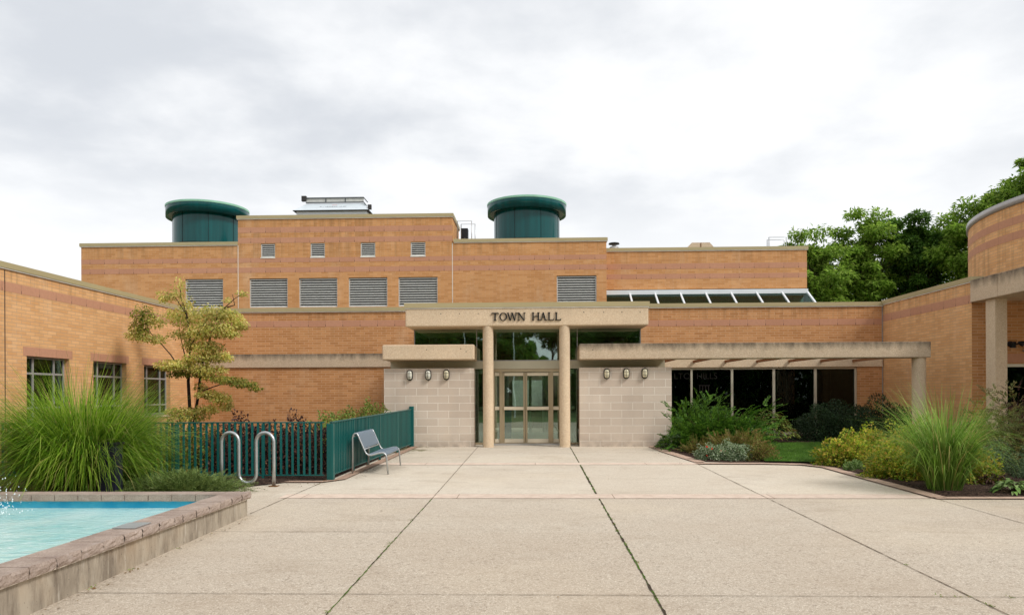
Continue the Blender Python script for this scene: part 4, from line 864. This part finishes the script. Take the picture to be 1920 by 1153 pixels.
def grass(name, label, x, y, n, r0_, Lr, tilt, curl, wd, mat, dead=None, z=0., sx=1., lean=(0, 0)):
    r = thing(name, label, 'ornamental grass', (x, y, gz(y)+.02)); 
    def blades(n, a_scale=1.):
        a = rng.uniform(0, 2*np.pi, n); q = np.sqrt(rng.random(n)); b = np.stack([np.cos(a)*q*r0_, np.sin(a)*q*r0_, np.zeros(n)], 1)
        a2 = a+rng.normal(size=n)*.5; o = np.stack([np.cos(a2)*sx+lean[0], np.sin(a2)+lean[1], np.zeros(n)], 1); L = rng.uniform(*Lr, n)*a_scale*(1-.25*rng.random(n)**3)
        kink = np.where(rng.random(n) < .12, rng.uniform(.3, 1.1, n), 0.); kt = rng.uniform(.35, .8, n)
        t0 = np.abs(rng.normal(size=n))*tilt*.6+q*tilt*.8; cu = rng.uniform(*curl, n); K = 8; T = np.linspace(0, 1, K+1)
        pos = b.copy(); V = np.zeros((n, K+1, 2, 3)); sd_ = norm(np.cross(o, np.array([0, 0, 1.]))+rng.normal(size=(n, 3))*.15)
        for k, t in enumerate(T):
            wk = wd*(1-t**2.2)+.0012; wv = (rng.uniform(.6, 1.3, n)*1)[:, None] if k == 0 else wv
            V[:, k, 0] = pos+sd_*wk*wv/2; V[:, k, 1] = pos-sd_*wk*wv/2
            an = t0+cu*(t**1.6)+kink*(t > kt); st = (L/K)[:, None]; pos = pos+(o*np.sin(an)[:, None]+np.array([0, 0, 1.])*np.cos(an)[:, None])*st; pos[:, 2] = np.maximum(pos[:, 2], .01)
        i = np.arange(n)[:, None, None]*(K+1)*2; s_ = np.arange(K)[None, :, None]*2; Fc = (i+s_+np.array([0, 1, 3, 2])[None, None]).reshape(-1, 4); return V.reshape(-1, 3), Fc
    V, Fc = blades(n); np_mesh('blades', V, Fc, mat, r, None, True)
    if dead: V, Fc = blades(dead[0], .95); np_mesh('dry_blades', V, Fc, dead[1], r, None, True)
    return r
def broadleaf(name, label, cat, x, y, n, rad, L, Wd, mat, up_=.5, z0=.02, layers=1.):
    """plants of broad arching leaves (hosta, peony): every leaf a small curved grid"""
    r = thing(name, label, cat, (x, y, gz(y)+.02)); a = rng.uniform(0, 6.28, n); q = rng.random(n)**.6; P = np.stack([np.cos(a)*q*rad[0], np.sin(a)*q*rad[1], z0+rad[2]*(1-q**2)*rng.uniform(.5, 1, n)*layers], 1)
    D = norm(np.stack([np.cos(a+rng.normal(size=n)*.5), np.sin(a+rng.normal(size=n)*.5), up_*rng.uniform(.2, 1.4, n)], 1)); S_ = norm(np.cross(D, np.array([0, 0, 1.]))); U = np.cross(S_, D)
    K = 5; V = np.zeros((n, K, 3, 3)); sc = rng.uniform(.6, 1.15, n)[:, None]
    for k in range(K):
        t = k/(K-1); wv = math.sin(math.pi*min(.98, t*.85+.1))*.5*Wd; c = P+D*L*t*sc-np.array([0, 0, 1.])*L*.55*t*t*sc
        V[:, k, 0] = c+S_*wv*sc+U*wv*.5*sc; V[:, k, 1] = c; V[:, k, 2] = c-S_*wv*sc+U*wv*.5*sc
    f = np.array([(k*3+j, k*3+j+1, k*3+j+4, k*3+j+3) for k in range(K-1) for j in range(2)]); Fc = (np.arange(n)[:, None, None]*K*3+f[None]).reshape(-1, 4)
    np_mesh('leaves', V.reshape(-1, 3), Fc, mat, r, None, True); m = MB()
    for i in range(min(n, 40)): m.tube([(0, 0, 0), tuple(P[i]*.6), tuple(P[i])], .004, 4)
    m.build('stems', 'stem', r, uv=False); return r

LM = {
 'grass': leafmat('grass_blades', [(84, 126, 26), (122, 162, 38), (150, 184, 52), (178, 198, 84), (98, 140, 30), (62, 98, 22)], .45),
 'dry': leafmat('dry_grass_blades', [(176, 164, 92), (198, 186, 120), (150, 150, 74)], .4),
 'grass2': leafmat('light_grass_blades', [(70, 112, 34), (124, 164, 58), (164, 196, 96), (96, 138, 44), (140, 160, 74)], .4),
 'juniper': leafmat('juniper', [(44, 80, 24), (72, 112, 32), (108, 148, 48), (54, 92, 26)], .3),
 'juniper_grey': leafmat('creeping_juniper', [(78, 100, 48), (108, 128, 66), (134, 150, 84), (92, 108, 50)], .3),
 'yew': leafmat('dark_yew', [(28, 46, 26), (44, 66, 36), (60, 84, 48), (34, 54, 30)], .2),
 'spirea': leafmat('gold_spirea', [(88, 122, 34), (142, 168, 46), (200, 202, 70), (206, 168, 80), (112, 144, 38), (170, 186, 56)], .4),
 'peony': leafmat('peony_leaf', [(84, 110, 44), (136, 154, 74), (110, 120, 50), (120, 84, 48)], .3),
 'purple': leafmat('purple_leaf', [(34, 22, 26), (62, 38, 40), (96, 60, 50), (46, 30, 36), (130, 92, 60)], .2),
 'mixed': leafmat('green_orange_leaf', [(70, 96, 40), (120, 140, 62), (160, 110, 52), (96, 112, 46), (66, 58, 36)], .3),
 'greenbush': leafmat('bright_bush_leaf', [(72, 108, 36), (118, 148, 60), (150, 168, 84), (150, 100, 64)], .3),
 'dogwood': leafmat('golden_leaf', [(178, 178, 84), (224, 210, 118), (244, 230, 154), (198, 200, 98), (150, 164, 70), (238, 206, 128)], .5),
 'dogwood_green': leafmat('green_gold_leaf', [(90, 114, 42), (140, 148, 58), (196, 176, 86), (112, 130, 48)], .45),
 'fern': leafmat('fern_leaf', [(90, 110, 42), (128, 136, 60), (150, 116, 74), (108, 120, 50), (140, 92, 66)], .35),
 'varieg': leafmat('variegated_leaf', [(70, 96, 54), (150, 170, 130), (196, 206, 176), (92, 116, 70), (60, 84, 46)], .3),
 'hosta': leafmat('hosta_leaf', [(92, 132, 60), (130, 164, 84), (168, 190, 124), (110, 146, 66)], .3),
 'maple': leafmat('weeping_maple_leaf', [(104, 116, 60), (136, 136, 78), (122, 96, 62), (90, 104, 54), (146, 140, 96)], .35),
 'tree': leafmat('locust_leaf', [(92, 124, 40), (132, 166, 58), (160, 190, 80), (108, 144, 46), (182, 202, 98)], .55),
 'tree_dark': leafmat('dark_tree_leaf', [(56, 90, 32), (84, 122, 44), (112, 148, 58), (68, 102, 38)], .45),
 'bluegreen': leafmat('blue_green_leaf', [(66, 92, 60), (100, 124, 84), (128, 148, 104)], .25),
 'red': leafmat('red_petal', [(214, 30, 24), (236, 52, 34)], .3),
 'lawn': leafmat('lawn_blade', [(66, 104, 34), (92, 132, 46), (112, 148, 60), (78, 116, 38)], .25),
}
# ------------------------------------------------------------------ trees
def tree(name, label, x, y, h, rx, ry, zlow, mat, nclump, nleaf, leaf, seed, group=None, bark='bark', tr=.16):
    R = np.random.default_rng(seed); r = thing(name, label, 'tree', (x, y, -.05), 0, group); tk = MB(); rd = random.Random(seed)
    top = [(0, 0, 0), (.1, 0, h*.2), (rd.uniform(-.3, .3), rd.uniform(-.2, .2), h*.45), (rd.uniform(-.4, .4), 0, h*.65), (rd.uniform(-.3, .3), 0, h*.8)]
    tk.tube(top, [tr, tr*.8, tr*.6, tr*.35, .03], 9); V = []
    cz = (zlow+h)/2; hz = (h-zlow)/2
    for k in range(nclump):
        while True:
            d = R.uniform(-1, 1, 3)
            if np.linalg.norm(d) < 1: break
        d = d*(.6+.4*R.random()); c = np.array([d[0]*rx, d[1]*ry, cz+d[2]*hz*.97]); cr = R.uniform(.4, 1.05)*min(rx, 3.2)*.27
        tz = max(.22*h, c[2]-R.uniform(.8, 2.2)); f = min(1, tz/h); bp = Vector((0, 0, tz)); mid = bp.lerp(Vector(c), .55)+Vector((0, 0, -.15))
        tk.tube([bp, mid, Vector(c)], [tr*.35*(1-f)+.02, .025, .01], 5, False)
        n = int(nleaf*R.uniform(.6, 1.3)); q = R.normal(size=(n, 3)); q = q/np.linalg.norm(q, axis=1, keepdims=True)*(R.random(n)**.45)[:, None]; P_ = c+q*np.array([cr*1.25, cr*1.25, cr*.7]); P_[:, 2] += .12*cr*np.sin(P_[:, 0]*6)
        D = norm(q*np.array([1, 1, .3])+R.normal(size=(n, 3))*.5+np.array([0, 0, -.25])); Nn = norm(R.normal(size=(n, 3))*.5+np.array([0, 0, 1.])); v, _ = leaf_arrays(P_, D, Nn, R.uniform(.6, 1.25, n)*leaf, R.uniform(.6, 1.1, n)*leaf*.5, .12, .15); V.append(v)
    V = np.concatenate(V); np_mesh('crown', V, np.arange(len(V)).reshape(-1, 4), mat, r); tk.build('trunk', bark, r, uv=False); return r
TG = 'trees behind the right wing'
tree('locust_tree', 'shortest green tree behind the right roof, leftmost of the row beside the steel roof rails', 16.9, 45, 12.7, 2.8, 2.7, 4.0, LM['tree'], 96, 390, .27, 11, TG)
tree('locust_tree', 'slim airy green tree second in the row, sky showing beside its crown', 21.0, 46, 13.9, 2.5, 2.5, 4.0, LM['tree'], 96, 380, .27, 12, TG)
tree('locust_tree', 'dark green tree with visible limbs, third in the row behind the right wing', 24.2, 46.5, 14.9, 2.7, 2.7, 4.5, LM['tree_dark'], 100, 400, .27, 13, TG)
tree('locust_tree', 'broad bright green tree left of the curved brick drum', 26.9, 43, 15.6, 3.3, 3.0, 4.0, LM['tree'], 110, 420, .27, 14, TG)
tree('locust_tree', 'tallest green tree rising behind the curved brick drum at the right edge', 31.0, 42, 18.2, 4.4, 4.0, 5.0, LM['tree'], 150, 420, .27, 15, TG)
tree('broadleaf_tree', 'dark low tree filling the gap behind the front row of trees', 20.5, 53, 9.6, 4.2, 3, 3, LM['tree_dark'], 50, 220, .3, 16, TG)
tree('broadleaf_tree', 'dark wide tree deep behind the row, just left of the curved drum', 28.5, 54, 12.2, 4.4, 3, 3, LM['tree_dark'], 50, 220, .3, 17, TG)
RG = 'trees on the street side of the plaza'
n = 26000; x = rng.uniform(-75, 75, n); hh = 11+2.5*np.sin(x*.21)+1.6*np.sin(x*.53+1)-9.5*np.exp(-((x-1.8)/2.6)**2); z = rng.random(n)*hh; v, f = leaf_arrays(np.stack([x, -40+rng.normal(size=n)*2.5, z-.3], 1), rand_unit(n), rand_unit(n), rng.uniform(.8, 1.5, n), rng.uniform(.6, 1., n))
tag(np_mesh('added_sky_screen', v, f, LM['tree_dark']), 'added dark tree mass across the street, unseen, screening sky from the glass reflections', 'wood', kind='stuff')  # added leaf mass, unseen, blocks mirrored sky and dips for one bright gap
src = None
for k, (x, y, h, rx, lab) in enumerate([(-24, -24, 12, 5, 'leftmost street tree on the far side of the plaza'), (-15, -23, 11, 4.6, 'second street tree from the left across the plaza'), (-7.5, -22, 11.5, 4.4, 'street tree facing the left block wall'), (-3.6, -25, 10.5, 3.8, 'street tree left of the gap opposite the doors'), (6.6, -23, 11, 3.9, 'street tree right of the gap opposite the doors'), (12, -22, 12, 4.6, 'street tree opposite the office windows'), (20, -24, 12, 5, 'rightmost street tree on the far side of the plaza')]):
    tree('street_tree', lab, x, y, h, rx, rx, 1.6, LM['tree_dark'], 44, 230, .4, 30+k, RG)
tree('street_tree', 'added high crowned tree, unseen, screening sky above the gap opposite the doors', 1.7, -27, 11.5, 3.2, 2.6, 5.4, LM['tree_dark'], 34, 200, .4, 44, RG)  # added crown keeps bright sky out of the mirrored transom
for k, x in enumerate((-2.9, -1.6, -5.5)):
    r = thing('flagpole', ['tall white flagpole mirrored in the entrance glass', 'shorter white flagpole mirrored in the entrance glass', 'white flagpole left of the other two, mirrored in the sidelight'][k], 'flagpole', (x, -12-k, -.06), 0, 'flagpoles on the street side')
    MB().lathe([(.06, 0), (.03, 8.5-k)], 0, 0, 12).build('pole', 'white', r); MB().lathe([(.01, 8.5-k), (.07, 8.58-k), (.01, 8.66-k)], 0, 0, 12).build('finial', 'white', r)

# the golden tree by the left wing
def at(px, py, Yd):
    d = fw+((px-960)/FPX)*rt+((HZ-py)/FPX)*up; t = Yd/d.y; return Vector((d.x*t, Yd, CAMH+d.z*t))
TY = 20.6; b0 = at(356, 800, TY)
r = thing('golden_tree', 'slender multi stem tree with layered golden leaves against the left wing wall', 'tree', (b0.x, TY, gz(TY))); off = np.array(r.location)
tk = MB(); G_ = lambda pts: [at(px, py, TY+dy)-Vector(off) for px, py, dy in pts]
base = Vector((0, 0, 0))
tk.tube([base]+G_([(356, 770, 0), (353, 715, 0), (356, 665, .1), (357, 630, 0), (350, 590, 0), (340, 560, 0), (336, 532, 0)]), [.055, .05, .045, .038, .032, .024, .015, .006], 8)
tk.tube([base+Vector((.05, 0, 0))]+G_([(366, 775, -.2), (372, 740, -.3), (376, 700, -.3), (382, 670, -.3), (392, 640, -.3), (400, 608, -.3), (418, 580, -.3), (440, 560, -.3), (462, 547, -.3)]), [.05, .045, .04, .035, .03, .026, .02, .016, .01, .005], 8)
for pts in [[(353, 712, 0), (340, 695, -.2), (320, 665, -.3), (300, 642, -.5), (283, 625, -.6), (270, 600, -.7)], [(354, 690, 0), (345, 660, .3), (338, 630, .4), (335, 605, .4)], [(356, 650, 0), (372, 625, -.5), (388, 600, -.5)], [(374, 735, -.3), (400, 725, -.6), (430, 716, -.8), (480, 728, -.9)], [(373, 745, -.3), (390, 742, -.5), (415, 750, -.6)], [(356, 765, 0), (340, 772, -.3), (322, 776, -.3)], [(357, 765, 0), (380, 768, -.4), (400, 765, -.6)], [(350, 590, 0), (330, 560, .2), (312, 548, .2)], [(353, 705, 0), (335, 690, -.4), (310, 684, -.5)], [(420, 578, -.3), (440, 572, -.3), (436, 552, -.3)]]:
    n = len(pts); tk.tube(G_(pts), [.022-.016*i/(n-1) for i in range(n)], 6)
tk.build('trunk', 'bark_dark', r, uv=False)
CL = [(338, 535, 0, 13, 14, 60, 0), (322, 552, .1, 26, 8, 130, 0), (310, 560, .1, 12, 6, 60, 0), (268, 590, -.7, 20, 16, 260, 1), (262, 612, -.7, 16, 12, 200, 1), (258, 628, -.7, 20, 8, 200, 0), (288, 634, -.6, 24, 7, 180, 0), (296, 600, -.6, 14, 12, 110, 0), (350, 572, 0, 16, 12, 130, 0),
      (325, 590, .2, 16, 10, 130, 0), (355, 598, .2, 34, 12, 420, 0), (400, 586, -.3, 36, 11, 450, 0), (432, 592, -.3, 22, 9, 240, 0), (448, 608, -.3, 16, 8, 200, 0), (415, 612, -.4, 36, 10, 420, 0), (385, 620, -.3, 30, 12, 380, 0), (425, 625, -.5, 24, 6, 200, 0), (350, 625, .2, 30, 8, 260, 0), (362, 645, 0, 20, 10, 240, 0), (392, 650, -.4, 26, 8, 260, 0),
      (385, 668, -.3, 34, 9, 460, 0), (420, 668, -.5, 16, 8, 150, 0), (350, 685, -.2, 40, 10, 560, 0), (320, 684, -.5, 26, 8, 300, 0), (395, 692, -.5, 28, 7, 260, 0), (372, 700, -.3, 26, 5, 180, 1), (330, 700, -.4, 16, 5, 100, 1),
      (405, 708, -.6, 24, 5, 150, 1), (430, 712, -.8, 28, 5, 220, 1), (458, 719, -.9, 22, 4, 170, 1), (478, 727, -.9, 12, 3, 60, 1), (390, 738, -.5, 22, 6, 220, 0), (412, 745, -.6, 20, 8, 220, 0), (425, 758, -.6, 10, 8, 120, 0), (376, 724, -.3, 10, 6, 70, 0),
      (340, 770, -.3, 26, 6, 220, 0), (355, 780, -.2, 34, 7, 320, 0), (380, 768, -.4, 22, 6, 200, 0), (398, 765, -.6, 14, 5, 90, 0), (454, 550, -.3, 10, 3, 36, 0), (426, 563, -.3, 8, 3, 22, 0)]
VV = {0: [], 1: []}
for px, py, dy, rx, rz, n, g in CL:
    n = int(n*1.75)
    c = np.array(at(px, py, TY+dy))-off; s_ = TY/FPX; q = rand_unit(n)*(rng.random(n)**.5)[:, None]; P_ = c+q*np.array([rx*s_*1.15, rx*s_*1.0, rz*s_*1.45]); P_[:, 2] -= .25*(q[:, 0]**2+q[:, 1]**2)*rz*s_
    D = norm(q*np.array([1, 1, .2])+rng.normal(size=(n, 3))*.5+np.array([0, 0, -.5])); Nn = norm(rng.normal(size=(n, 3))*.45+np.array([0, -.2, 1.])); v, _ = leaf_arrays(P_, D, Nn, rng.uniform(.055, .1, n), rng.uniform(.034, .055, n), .15, .2); VV[g].append(v)
for g, m in ((0, 'dogwood'), (1, 'dogwood_green')):
    V = np.concatenate(VV[g]); np_mesh('golden_foliage' if g == 0 else 'green_foliage', V, np.arange(len(V)).reshape(-1, 4), LM[m], r)

# ------------------------------------------------------------------ planting
grass('fountain_grass', 'huge mounded fountain grass behind the pool, in front of the left wing windows', -7.3, 11.35, 10500, .42, (1.1, 2.5), .52, (.3, 2.3), .011, LM['grass'], (900, LM['dry']), sx=.72)
grass('small_grass_clump', 'smaller grass clump between the pedestal and the creeping juniper', -7.0, 12.1, 1100, .18, (.8, 1.4), .35, (.6, 1.6), .008, LM['grass'], (200, LM['dry']))
grass('maiden_grass', 'tall arching light green grass clump at the right edge of the plaza bed', 6.55, 11.75, 1500, .24, (.8, 2.0), .28, (.3, 2.5), .013, LM['grass2'], (150, LM['dry']), lean=(-.05, 0), sx=.85)
spray_shrub('creeping_juniper', 'low grey green creeping juniper around the foot of the bike rack', 'shrub', -5.7, 11.35, (1.05, .95, .26), 2200, .27, 10, .055, .02, LM['juniper_grey'], -.25, .15, 4, up_=.2)
spray_shrub('spreading_juniper', 'large feathery green juniper against the right block wall and office windows', 'shrub', 4.85, 19.1, (1.5, 1.2, 1.1), 1700, .5, 12, .11, .042, LM['juniper'], -.3, .3, 8, up_=.3, bias=(.25, -.1, 0))
spray_shrub('spreading_juniper', 'rear juniper sprays under the first office window pane', 'shrub', 4.7, 20.9, (1.25, .7, 1.3), 800, .45, 10, .11, .042, LM['juniper'], -.25, .25, 9, up_=.3, bias=(.3, 0, 0))
shrub('yew_shrub', 'dark green yew below the right hand office panes', 'shrub', 8.9, 21.8, (1.15, .9, 1.0), 15000, .07, .03, LM['yew'], .18, 21)
shrub('yew_shrub', 'second dark yew in front of the brick corner beyond the office windows', 'shrub', 10.6, 22.3, (1.3, .9, 1.05), 16000, .07, .03, LM['yew'], .2, 22)
broadleaf('peony_shrub', 'yellowish green peony clump between the juniper and the lawn', 'shrub', 6.75, 20.9, 520, (.75, .55, .8), .17, .07, LM['peony'], .5, .15)
for k, (x, y, a, h, lab) in enumerate([(6.55, 15.3, .62, .62, 'golden green mounded bush at the corner of the lawn, leftmost of the golden bushes'), (7.5, 16.2, .75, .68, 'reddish tipped golden bush behind the leftmost one'), (5.98+.65, 13.3, .62, .68, 'golden bush nearest the plaza edging in the middle of the bed'), (8.6, 16.4, .8, .85, 'golden bush farthest back, beside the tall grass'), (7.4, 12.9, .62, .72, 'golden green bush directly behind the tall arching grass')]):
    shrub('golden_bush', lab, 'shrub', x, y, (a, a*.85, h*.88), 5200, .062, .044, LM['spirea'], .24, 40+k, upw=1.3, group='golden bushes in the right bed')
spray_shrub('fern_clump', 'tan and green fern like perennials in front of the big juniper', 'perennial', 4.75, 17.2, (.8, .6, .55), 520, .36, 12, .07, .026, LM['fern'], -.35, .15, 51, up_=1.1)
spray_shrub('fern_clump', 'small pale fern clump near the block wall corner', 'perennial', 4.0, 17.9, (.35, .3, .3), 160, .26, 10, .06, .022, LM['fern'], -.3, .15, 52, up_=.9)
shrub('variegated_plant', 'white and green variegated mound at the front of the corner bed', 'perennial', 4.42, 16.35, (.42, .3, .36), 3600, .05, .026, LM['varieg'], .2, 53)
shrub('flowering_plant', 'low green plant with red flowers at the corner of the bed', 'perennial', 3.95, 16.5, (.32, .28, .3), 2200, .045, .022, LM['varieg'], .2, 54)
rf_ = bpy.data.objects['flowering_plant']; fl = [(-.1, -.22, .3), (.0, -.26, .26), (.2, -.25, .2), (-.12, -.3, .1), (.32, -.2, .2)]
V = []
for c in fl: v, _ = leaf_arrays(np.tile(np.array(c), (9, 1)), rand_unit(9)+np.array([0, -.3, .3]), rand_unit(9), .028, .026); V.append(v)
V = np.concatenate(V); np_mesh('red_flowers', V, np.arange(len(V)).reshape(-1, 4), LM['red'], rf_)
shrub('low_perennial', 'ragged dark leaved perennial beside the lawn edge', 'perennial', 5.05, 16.4, (.35, .4, .42), 2400, .06, .02, LM['fern'], .3, 55)
broadleaf('hosta', 'dark green hosta at the foot of the right block wall', 'hosta', 3.68, 19.4, 240, (.4, .35, .35), .16, .07, LM['bluegreen'], .6)
broadleaf('hosta', 'pale edged hosta at the right edge of the front bed', 'hosta', 7.45, 11.45, 110, (.28, .22, .16), .17, .065, LM['hosta'], .5)
shrub('green_perennial', 'small bright green plant in the mulch between the golden bushes', 'perennial', 6.28, 14.35, (.2, .18, .16), 900, .05, .026, LM['hosta'], .2, 56)
shrub('green_perennial', 'second small bluish green plant in the mulch by the golden bush', 'perennial', 6.62, 14.1, (.26, .18, .17), 1100, .05, .026, LM['bluegreen'], .2, 57)
spray_shrub('weeping_maple', 'weeping lace leaf shrub with muted green and reddish layers at the right edge', 'shrub', 9.6, 14.8, (1.45, 1.1, 1.45), 1500, .4, 10, .1, .03, LM['maple'], -.5, .25, 60, up_=.1, bias=(0, 0, -.1), inner=.5)
spray_shrub('purple_shrub', 'dark reddish shrub in front of the square concrete column', 'shrub', 11.0, 16.6, (.6, .5, 1.65), 520, .4, 9, .07, .03, LM['purple'], -.2, .3, 61)
shrub('blue_green_mound', 'soft blue green mound right of the tall grass', 'shrub', 8.35, 13.4, (.55, .5, .55), 5000, .05, .016, LM['bluegreen'], .15, 62)
shrub('blue_green_mound', 'grey green mound at the right picture edge above the hosta', 'shrub', 9.15, 13.1, (.5, .45, .6), 4500, .05, .016, LM['bluegreen'], .2, 63)
broadleaf('purple_heuchera', 'low dark purple strappy plant behind the pale hosta', 'perennial', 7.75, 12.4, 160, (.3, .25, .14), .2, .022, LM['purple'], .9)
# left bed behind the fences
for k, (x, y, a, h, m, lab) in enumerate([(-8.6, 14.6, .95, .82, 'mixed', 'green and orange leaved bush behind the fence below the golden tree'), (-7.1, 14.4, .8, .88, 'mixed', 'green bush behind the fence between the orange and purple bushes'), (-5.75, 14.3, .75, .92, 'purple', 'dark purple leaved bush behind the bike rack'), (-4.6, 14.2, .7, .9, 'purple', 'dark purple leaved bush nearest the fence corner')]):
    shrub('hedge_bush', lab, 'shrub', x, y, (a, .7, h), 7500, .065, .038, LM[m], .22, 70+k, group='bushes behind the front fence')
for k, (x, y, h) in enumerate([(-8.05, 14.5, 1.0), (-6.5, 14.4, 1.08), (-5.5, 14.3, 1.1), (-4.85, 14.25, 1.06), (-7.6, 14.6, 1.0)]):
    spray_shrub('bush_shoot', ['tall leafy shoot at the left end of the hedge', 'reddish shoot rising between the bushes behind the fence', 'dark arching shoot above the purple bush behind the bike rack', 'dark arching shoot above the purple bush at the fence corner', 'green shoot above the green bushes behind the fence'][k], 'shrub shoot', x, y, (.14, .14, h), 60, .22, 7, .07, .035, LM['purple' if k in (1, 2, 3) else 'greenbush'], -.3, .1, 80+k, up_=1.)
for k, (x, y, a, h, lab) in enumerate([(-4.75, 16.8, .6, .92, 'light green bush behind the side fence, nearest the corner'), (-4.9, 18.4, .7, .95, 'middle light green bush behind the side fence'), (-4.5, 19.7, .45, 1.12, 'tallest light green bush behind the side fence beside the block wall')]):
    shrub('rose_bush', lab, 'shrub', x, y, (a, .7, h), 6000, .065, .04, LM['greenbush'], .2, 90+k, group='light green bushes behind the side fence')
# lawn
LW = [(5.0, 15.8), (5.95, 15.62), (6.35, 16.0), (8.2, 18.2), (8.6, 20.6), (6, 20.6), (5.2, 18)]
bed('lawn_soil', LW, plain('lawn_base', (66, 96, 38), .9, .1, 0, .2, 10), .055, .0)
n = 42000; x = rng.uniform(4.9, 8.7, n); y = rng.uniform(15.6, 20.7, n); kp = np.array([inpoly(a, b, LW) for a, b in zip(x, y)]); x = x[kp]; y = y[kp]; n = len(x)
D = norm(rng.normal(size=(n, 3))*.35+np.array([0, 0, 1.])); v, f = leaf_arrays(np.stack([x, y, gz(y)+.05], 1), D, rand_unit(n), rng.uniform(.03, .06, n), .007)
tag(np_mesh('lawn_grass', v, f, LM['lawn']), 'short bright green lawn between the corner bed and golden bushes', 'lawn', kind='stuff')
# weeds in the joints
W_ = []
for k in range(26):
    t = random.choice([(.97, random.uniform(5.5, 15)), (.965, random.uniform(5.4, 9)), (-1.58, random.uniform(5.4, 10)), (3.5, random.uniform(5.6, 7.2)), (random.uniform(3, 4.2), 5.9), (-3.8, random.uniform(5.2, 9)), (-3.78, random.uniform(12.4, 13))])
    m = random.randint(6, 16); a = rng.uniform(0, 6.28, m); c = np.array([t[0], t[1], gz(t[1])+.006]); P_ = c+rng.normal(size=(m, 3))*np.array([.012, .03, .0]); W_.append(leaf_arrays(P_, np.stack([np.cos(a), np.sin(a), rng.uniform(.2, .9, m)], 1), rand_unit(m), rng.uniform(.01, .028, m), .007)[0])
V = np.concatenate(W_); tag(np_mesh('joint_weeds', V, np.arange(len(V)).reshape(-1, 4), LM['greenbush']), 'tiny green weeds sprouting from the paving joints', 'weeds', kind='stuff')
# fallen litter and mulch chips
n = 2600; x = rng.uniform(3.4, 12, n); y = rng.uniform(10.95, 24, n); kp = np.array([inpoly(a, b, RB) for a, b in zip(x, y)]); x = x[kp]; y = y[kp]; n = len(x)
v, f = leaf_arrays(np.stack([x, y, gz(y)+.05], 1), rng.normal(size=(n, 3))*np.array([1, 1, .3]), rand_unit(n)*.3+np.array([0, 0, 1.]), rng.uniform(.02, .06, n), .018)
tag(np_mesh('mulch_chips', v, f, leafmat('bark_chips', [(60, 46, 38), (104, 80, 62), (132, 106, 84), (44, 34, 30)], 0.)), 'loose bark chips covering the right planting bed', 'mulch', kind='stuff')

# dead leaves and grit gathered along edges
L_ = []
for x0, y0, x1, y1, m in [(-3.45, 13.2, -3.2, 20, 120), (-4.2, 20.0, -1.7, 20.12, 60), (1.3, 20.0, 3.1, 20.12, 40), (-3.8, 5, -3.7, 9.5, 60), (3.0, 15.4, 3.3, 19.8, 50), (-5, 12.2, -3.7, 12.9, 50), (-3.3, 5, 5.5, 20, 46)]:
    c = np.stack([rng.uniform(x0, x1, m), rng.uniform(y0, y1, m)], 1); c = np.concatenate([c, (gz(c[:, 1])+.008)[:, None]], 1)
    L_.append(leaf_arrays(c, rng.normal(size=(m, 3))*np.array([1, 1, .15]), rng.normal(size=(m, 3))*.25+np.array([0, 0, 1.]), rng.uniform(.012, .045, m), rng.uniform(.008, .025, m))[0])
V = np.concatenate(L_); tag(np_mesh('leaf_litter', V, np.arange(len(V)).reshape(-1, 4), leafmat('dead_leaf', [(96, 70, 44), (132, 100, 60), (70, 54, 38), (150, 128, 70)], 0.)), 'scattered dead leaves along the fence foot and wall bases', 'leaf litter', kind='stuff')
